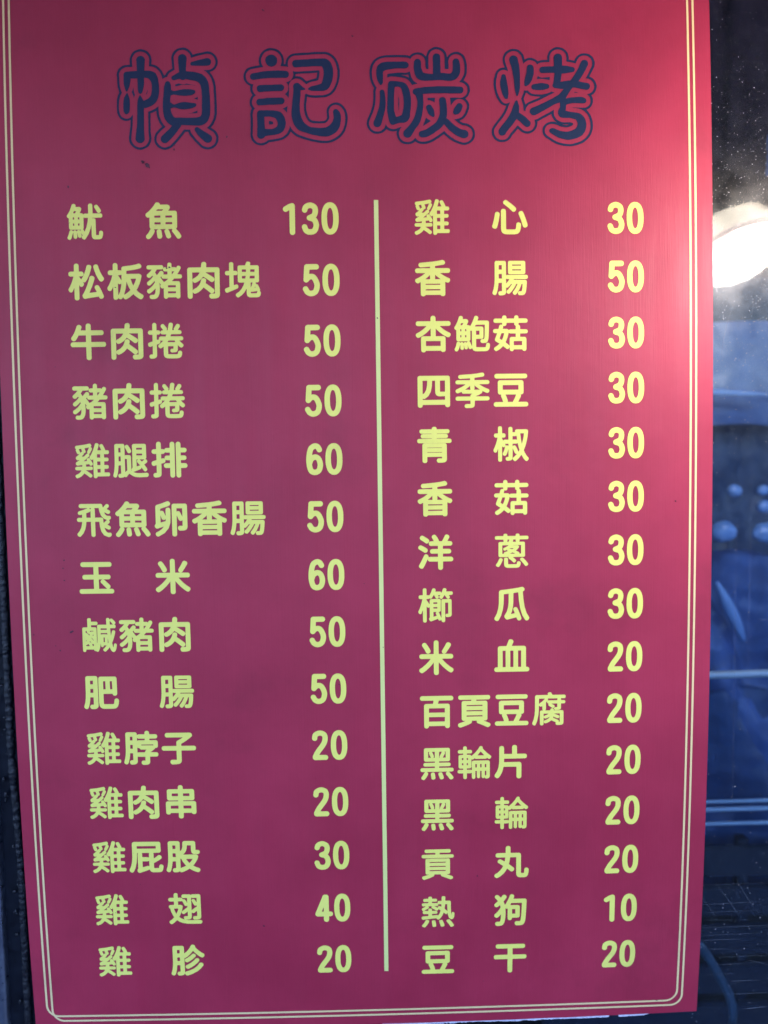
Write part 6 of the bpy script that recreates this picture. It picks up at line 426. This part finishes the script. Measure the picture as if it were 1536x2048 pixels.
def curve2(a, b, bow, n=14):
    out = []
    for i in range(n+1):
        t = i/n; q = bow*math.sin(math.pi*t); dx, dz = b[0]-a[0], b[1]-a[1]; l = math.hypot(dx, dz)
        out.append((a[0]+dx*t-dz/l*q+.0002*noise.noise(Vector((t*9, a[0]*99, 0))), a[1]+dz*t+dx/l*q))
    return out
for a, b, bow, wd in [((.3215, 1.652), (.3095, 1.603), -.002, .00022), ((.336, 1.650), (.333, 1.632), .001, .00016), ((.297, 1.0905), (.356, 1.092), 0, .00014), ((.306, 1.078), (.3225, 1.0775), 0, .0002), ((.326, 1.0475), (.352, 1.048), 0, .0003), ((.30, 1.119), (.353, 1.121), 0, .00016), ((.298, 1.137), (.36, 1.1385), 0, .0001), ((.338, 1.021), (.36, 1.023), 0, .0004), ((.31, 1.14), (.333, 1.108), .0007, .0002), ((.33, 1.142), (.348, 1.113), -.0006, .0002), ((.298, 1.128), (.314, 1.104), .0004, .00014), ((.30, 1.098), (.36, 1.0985), 0, .00018), ((.299, 1.086), (.335, 1.0866), 0, .00022), ((.315, 1.070), (.36, 1.0712), 0, .00016), ((.303, 1.054), (.330, 1.0545), 0, .0002), ((.318, 1.035), (.36, 1.036), 0, .00022), ((.302, 1.112), (.352, 1.1128), 0, .00015), ((.325, 1.46), (.3252, 1.16), 0, .00012), ((.337, 1.52), (.3374, 1.24), 0, .0001), ((.345, 1.375), (.36, 1.3755), 0, .0003), ((.30, 1.105), (.345, 1.104), 0, .00012), ((.342, 1.067), (.36, 1.062), 0, .0002), ((.31, 1.063), (.35, 1.064), 0, .00012)]:
    scratch(curve2(a, b, bow), wd)

k = NT('black_painted_steel'); k.bsdf(k.ramp(k.noise(60, 6, .6), (.35, (.003, .004, .008)), (.7, (.007, .010, .018))), k.ramp(k.noise(120, 5), (.3, .3), (.7, .5)), spec=.25); k.bump(k.noise(420, 5, .6), .25, .0003); M_FRAME = k.m
k = NT('brushed_steel'); k.bsdf(k.ramp(k.noise(25, 6, .6), (.3, (.20, .24, .33)), (.7, (.36, .42, .54))), k.ramp(k.noise(200, 4), (.3, .25), (.7, .42)), 1); k.bump(k.noise(90, 6, .7), .2, .0004); M_STEEL = k.m
k = NT('black_sealant'); k.bsdf((.006, .007, .012), .14); k.bump(k.noise(420, 5, .7), .9, .0012); M_SEAL = k.m
k = NT('cabinet_lining'); k.bsdf(k.ramp(k.noise(20, 5), (.3, (.006, .009, .014)), (.7, (.014, .020, .028))), .6); M_LIN = k.m
cab = empty('display_cabinet', (.1, GY+.2, .6), 'black steel display cabinet behind the menu board, its inside nearly black', 'cabinet')
def cpart(name, *a, mat=M_LIN, bev=.001, label=None):
    return obj(name, shift(box(bmesh.new(), *a, bev=bev), cab), mat, cab, label=label)
cpart('back_panel', -.62, 1.0, .56, .58, .60, 2.30)
cpart('side_panel', -.62, -.60, .035, .56, .60, 2.30)
cpart('side_panel', .98, 1.0, .035, .56, .60, 2.30)
cpart('floor_panel', -.60, .98, .035, .56, .60, .62)
cpart('roof_panel', -.60, .98, .035, .56, 2.28, 2.30)
cpart('door_stile', -.336, GX0, GY+.002, GY+.04, .62, 2.28, mat=M_FRAME)
cpart('door_stile', GX1, GX1+.05, GY-.003, GY+.04, .62, 2.28, mat=M_FRAME)
cpart('door_rail', GX0+.0005, GX1-.0005, GY-.003, GY+.04, 2.10, 2.16, mat=M_FRAME)
cpart('door_rail', GX0+.0005, GX1-.0005, GY-.003, GY+.04, .74, .80, mat=M_FRAME)
# steel side sheet with a folded lip, left of the board
bm = bmesh.new(); zz = lin(.62, 2.28, 80); L = []
for z in zz:
    x = -.3185+.0006*noise.noise(Vector((z*6, 0, 0)))+.010*max(0, (1.235-z))**0*0
    x = x if z < 1.2 else x-(z-1.2)*.02
    L.append([bm.verts.new(p) for p in ((x, GY+.012, z), (x+.0009, GY+.003, z), (x-.0004, GY-.004, z), (x-.003, GY-.0055, z), (x-.012, GY-.005, z), (x-.12, GY+.002, z), (x-.12, GY+.014, z))])
for a, b in zip(L[:-1], L[1:]):
    for i in range(6): bm.faces.new((a[i], a[i+1], b[i+1], b[i]))
bmesh.ops.recalc_face_normals(bm, faces=bm.faces)
for z in (): pass
obj('steel_side_sheet', shift(bm, cab), M_STEEL, cab, smooth=True)
# lumpy bead of sealant squeezed along the stile
seal = empty('sealant_bead', (-.302, GY, .8), 'lumpy shiny black sealant bead running down beside the left edge of the board', 'sealant')
bm = bmesh.new(); pts = []; rad = []
n = 520
for i in range(n+1):
    z = 1.62-.60*i/n; lump = noise.noise(Vector((0, 0, z*70)))*.5+noise.noise(Vector((3, 0, z*260)))*.35
    amp = 1 if 1.14 < z < 1.36 else .45
    pts.append((-.3065+.0045*(z < 1.27)*min(1, (1.27-z)*9)+.0012*lump, GY+.001, z)); rad.append(max(.0012, .0034+.0022*lump*amp))
tube(bm, pts, rad, 14)
for v in bm.verts: v.co += .0009*noise.noise_vector(v.co*380)
obj('bead', shift(bm, seal), M_SEAL, seal, smooth=True)
bm = bmesh.new(); rng = random.Random(8)
for i in range(46):
    z = rng.uniform(1.12, 1.40) if i < 38 else rng.uniform(1.02, 1.12); x = -.3105+.0045*(z < 1.27)*min(1, (1.27-z)*9)+rng.uniform(-.005, .006)
    r = rng.uniform(.0006, .0018)
    bmesh.ops.create_icosphere(bm, subdivisions=2, radius=r, matrix=Matrix.Translation((x, GY-.0005, z)) @ Matrix.Diagonal((1, .8, rng.uniform(.8, 2.2), 1)))
for v in bm.verts: v.co += .0005*noise.noise_vector(v.co*700)
obj('drips', shift(bm, seal), M_SEAL, seal, kind='stuff', smooth=True)

# things behind the glass
def cloth(x0, x1, z0, z1, y, amp, fr, seed, nx=70, nz=110, diag=0.0, ragged=.006, dog=0):
    bm = bmesh.new(); g = []
    for j in range(nz+1):
        row = []
        for i in range(nx+1):
            s, t = i/nx, j/nz; x = x0+(x1-x0)*s; z = z0+(z1-z0)*t
            q = (x+diag*z)*fr
            f = math.sin(q+2.2*noise.noise(Vector((x*7, z*5, seed))))*.6+noise.noise(Vector((x*26, z*14, seed+4)))*.8+noise.noise(Vector((x*60, z*50, seed+9)))*.22
            e = ragged*noise.noise(Vector((s*6, t*6, seed+20)))
            row.append(bm.verts.new((x+(e if i in (0, nx) else 0), y+amp*f, z+(e*2 if j in (0, nz) else 0))))
        g.append(row)
    for a, b in zip(g[:-1], g[1:]):
        for i in range(nx): bm.faces.new((a[i], a[i+1], b[i+1], b[i]))
    bmesh.ops.solidify(bm, geom=list(bm.faces), thickness=.0012)
    return bm
def blue(name, c, rough=.35):
    k = NT(name); k.bsdf(k.ramp(k.noise(30, 6, .65), (.3, tuple(x*.75 for x in c)), (.7, c)), rough); return k.m
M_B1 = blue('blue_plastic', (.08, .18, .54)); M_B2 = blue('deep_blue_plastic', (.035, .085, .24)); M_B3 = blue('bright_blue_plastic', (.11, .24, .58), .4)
M_NAV = blue('navy_plastic', (.005, .011, .032), .5)
def thing1(name, bm, mat, label, cat, group=None, smooth=True):
    c = sum((v.co for v in bm.verts), Vector())/len(bm.verts); zmin = min(v.co.z for v in bm.verts); c.z = zmin
    bmesh.ops.translate(bm, verts=bm.verts, vec=-c)
    o = obj(name, bm, mat, None, label, cat, group, smooth=smooth); o.location = c; return o
thing1('plastic_sheet', cloth(.25, .70, 1.555, 1.676, .27, .006, 26, 1), M_B1, 'smooth mid blue plastic sheet hanging behind the glass just under the lamp reflection', 'plastic sheet')
thing1('plastic_sheet', cloth(.25, .70, 1.275, 1.58, .33, .012, 40, 2), M_B2, 'dark blue plastic sheet behind the small bright knots', 'plastic sheet')
thing1('plastic_sheet', cloth(.25, .70, 1.150, 1.402, .265, .016, 60, 3, diag=.55), M_B1, 'creased blue plastic sheet with slanting folds just above the upper rail', 'plastic sheet')
thing1('plastic_sheet', cloth(.25, .70, .995, 1.24, .26, .014, 46, 5, diag=.3), blue('mid_blue_plastic', (.045, .11, .33)), 'mid blue plastic sheet behind the lower pair of rails', 'plastic sheet')
bm = bmesh.new(); tube(bm, [(.412+.034*t, .250, 1.372-.072*t) for t in lin(0, 1, 16)], [0.001+.0068*math.sin(math.pi*t)**.8 for t in lin(0.02, .98, 16)], 12)  # bright piece shaped as the highlight along a fold of the sheet
thing1('bright_streak', bm, M_B3, 'bright blue streak standing in for the highlight slanting across the creased sheet', 'bag')
for i, (x, z, r, lab) in enumerate([(.425, 1.479, .0075, 'small bright blue knot, uppermost on the left behind the glass'), (.458, 1.479, .0062, 'small bright blue knot, upper one at the right'), (.460, 1.460, .0075, 'small bright blue knot just below the upper right one'), (.413, 1.432, .0125, 'larger bright blue knot touching the board edge'), (.466, 1.430, .012, 'wide bright blue knot, lowest at the right')]):
    bm = bmesh.new(); bmesh.ops.create_icosphere(bm, subdivisions=4, radius=r, matrix=Matrix.Diagonal((1.15 if i < 4 else 1.7, .8, 1, 1)))
    for v in bm.verts: v.co *= 1+.14*noise.noise(v.co*90+Vector((i*5, 0, 0)))
    bmesh.ops.translate(bm, verts=bm.verts, vec=(x, .238, z))
    thing1('plastic_knot', bm, M_B3, lab, 'knot', 'bright knots of blue plastic behind the glass')
bm = bmesh.new(); tube(bm, [(.30+.16*t, .235, 1.597-.010*t) for t in lin(0, 1, 14)], [.0075*(1-.75*t) for t in lin(0, 1, 14)], 12)
thing1('bright_streak', bm, M_B3, 'bright blue tapering fold of plastic below the smooth blue sheet', 'bag')
thing1('plastic_sheet', cloth(.4625, .56, 1.835, 1.880, .25, .003, 30, 8, 20, 20), M_B3, 'small bright blue scrap of plastic high up behind the glass', 'plastic sheet')
k = NT('dull_zinc'); k.bsdf((.30, .40, .54), .5, .2); k.bump(k.noise(300, 4), .3, .0004); M_ZINC = k.m
for z0, z1, r, lab in [(1.2935, 1.2975, .0042, 'uppermost steel rail behind the glass'), (1.1605, 1.1630, .0020, 'thin steel rail, upper of the close pair'), (1.1525, 1.1545, .0026, 'steel rail just under the thin one'), (1.1375, 1.1390, .0022, 'lowest steel rail behind the glass')]:
    bm = bmesh.new(); tube(bm, [(.20+.6*t, .14, z0+(z1-z0)*t*2.4-.0028) for t in lin(0, 1, 8)], r, 12)
    thing1('shelf_rail', bm, M_ZINC, lab, 'rail', 'steel shelf rails behind the glass')
crate = empty('plastic_crate', (.42, .25, .62), 'dark navy slatted crate standing low behind the glass', 'crate')
for i in range(9):
    z = 1.070-.047*i
    obj('slat', shift(box(bmesh.new(), .20, .80, .215, .222, z-.036, z, bev=.002), crate), M_NAV, crate)
for x in (.23, .43, .63): obj('post', shift(box(bmesh.new(), x, x+.012, .2225, .236, .63, 1.075, bev=.001), crate), M_NAV, crate)
bm = bmesh.new(); pts = [(.345+.008*0, 0, 1.008), (.352, 0, 1.000), (.362, 0, .985), (.372, 0, .967), (.381, 0, .950), (.3855, 0, .936), (.3865, 0, .926), (.386, 0, .912)]
L = []
for i, (x, _, z) in enumerate(pts):
    p0, p1 = pts[max(i-1, 0)], pts[min(i+1, len(pts)-1)]; d = Vector((p1[0]-p0[0], 0, p1[2]-p0[2])).normalized(); nrm = Vector((-d.z, 0, d.x))
    w_ = .0048
    L.append([bm.verts.new(Vector((x, .141, z))+nrm*s*w_+Vector((0, dy, 0))) for s, dy in ((-1, 0), (0, -.0012), (1, 0), (1, .001), (-1, .001))])
for a, b in zip(L[:-1], L[1:]):
    for i in range(5): bm.faces.new((a[i], a[(i+1) % 5], b[(i+1) % 5], b[i]))
bm.faces.new(L[0]); bm.faces.new(L[-1][::-1])
bmesh.ops.recalc_face_normals(bm, faces=bm.faces)
thing1('packing_strap', bm, blue('strap_blue', (.035, .07, .12)), 'bent blue packing strap hanging low behind the glass beside the board corner', 'strap')

# ------------------------------------------------------------------ added canopy, lamp and ground in front of the board
k = NT('added_awning_canvas'); k.bsdf(k.ramp(k.noise(30, 5), (.3, (.48, .34, .40)), (.7, (.56, .41, .47))), .8); M_AWN = k.m  # canopy colour kept pale so it bounces light onto the board
awn = empty('added_awning', (.2, .30, 2.32), 'added mauve canvas canopy overhead, out of view, keeping sky out of the glass', 'added_awning')  # unseen canopy added to darken what the upper glass mirrors
bm = bmesh.new(); g = []
for j in range(31):
    y = .30-1.75*j/30; row = []
    for i in range(25):
        x = -1.8+4.0*i/24; row.append(bm.verts.new((x, y, 2.36-.055*(j/30)*4-.012*abs(math.sin(i/24*math.pi*6))*math.sin(math.pi*j/30))))
    g.append(row)
for a, b in zip(g[:-1], g[1:]):
    for i in range(24): bm.faces.new((a[i], b[i], b[i+1], a[i+1]))
bmesh.ops.solidify(bm, geom=list(bm.faces), thickness=.004)
obj('canvas', shift(bm, awn), M_AWN, awn, smooth=True)
bm = bmesh.new(); g = []
for j in range(7):
    g.append([bm.verts.new((-1.8+4.0*i/60, -1.452+.006*math.sin(i*.9)*j/6, 2.142-.105*j/6-(.012*abs(math.sin(i*math.pi/6)) if j == 6 else 0))) for i in range(61)])
for a, b in zip(g[:-1], g[1:]):
    for i in range(60): bm.faces.new((a[i], a[i+1], b[i+1], b[i]))
bmesh.ops.solidify(bm, geom=list(bm.faces), thickness=.002)
obj('valance', shift(bm, awn), M_AWN, awn, smooth=True)  # added drop that trims the sky band mirrored in the glass
for x in (-1.7, .2, 2.1):
    bm = bmesh.new(); tube(bm, [(x, .28, 2.33), (x, -1.44, 2.105)], .012, 10); obj('rib', shift(bm, awn), M_FRAME, awn, smooth=True)
def emit(name, c, s):
    k = NT(name); e = k.n('ShaderNodeEmission'); e.inputs[0].default_value = (*c, 1); e.inputs[1].default_value = s
    k.l(e.outputs[0], k.out.inputs[0]); return k.m
LAMP = Vector((.4265, -.196, 1.755)); LP = 1.0
lamp = empty('hanging_lamp', LAMP, 'round white lamp hanging under the added canopy, seen as a bright disc reflected in the glass', 'lamp')
TL = Matrix.Scale(.63, 4) @ Matrix.Rotation(R(-11), 4, 'Y') @ Matrix.Rotation(R(22), 4, 'X')
bm = lathe(bmesh.new(), [(.018, .062), (.040, .058), (.066, .042), (.080, .020), (.084, .002), (.080, -.006)], 48, TL)
obj('shade', bm, emit('lamp_shade_glow', (1, .84, .66), 6.2*LP), lamp, smooth=True)
bm = lathe(bmesh.new(), [(.083, -.006), (.0835, -.010), (.078, -.012)], 48, TL)
obj('rim', bm, emit('lamp_rim_glow', (1, .66, .62), 3.6*LP), lamp, smooth=True)
bm = lathe(bmesh.new(), [(.0775, -.011), (.070, -.030), (.050, -.044), (.025, -.051), (0, -.053)], 48, TL)
obj('diffuser', bm, emit('lamp_diffuser_glow', (1, .82, .72), 19*LP), lamp, smooth=True)
bm = bmesh.new(); top = TL @ Vector((0, 0, .062)); tube(bm, [top*.95, top+Vector((.0, 0, .05))], .017, 16); obj('socket', bm, M_FRAME, lamp, smooth=True)
bm = bmesh.new(); tube(bm, [top+Vector((0, 0, .05)), top+Vector((.002, .003, .18)), top+Vector((0, 0, .40))], .0035, 8); obj('cord', bm, M_FRAME, lamp, smooth=True)
k = NT('asphalt'); k.bsdf(k.ramp(k.noise(60, 8, .7), (.3, (.026, .028, .034)), (.7, (.045, .048, .056))), .8); k.bump(k.noise(200, 6), .5, .003); M_GND = k.m
bm = bmesh.new(); g = [[bm.verts.new((x, y, 0)) for x in (-3000, -60, -3, 3, 60, 3000)] for y in (-3000, -60, -3, 3, 60, 3000)]
for a, b in zip(g[:-1], g[1:]):
    for i in range(5): bm.faces.new((a[i], a[i+1], b[i+1], b[i]))
obj('ground', bm, M_GND, None, kind='structure')

# unseen wall added to block the low sky mirrored in glass and board
wall = empty('sky_block_wall', (0, -8.2, 0), 'added dark blue grey wall, out of view, blocking low sky from the reflections', 'wall')
k = NT('wall_render'); k.bsdf(k.ramp(k.noise(3, 8, .6), (.3, (.05, .06, .09)), (.7, (.09, .10, .14))), .85); k.bump(k.noise(60, 5), .4, .004); M_WALL = k.m
obj('wall_face', shift(box(bmesh.new(), -40, 40, -8.4, -8.2, 0, 2.2), wall), M_WALL, wall)
obj('coping', shift(box(bmesh.new(), -40, 40, -8.45, -8.15, 2.203, 2.29, bev=.01), wall), M_WALL, wall)
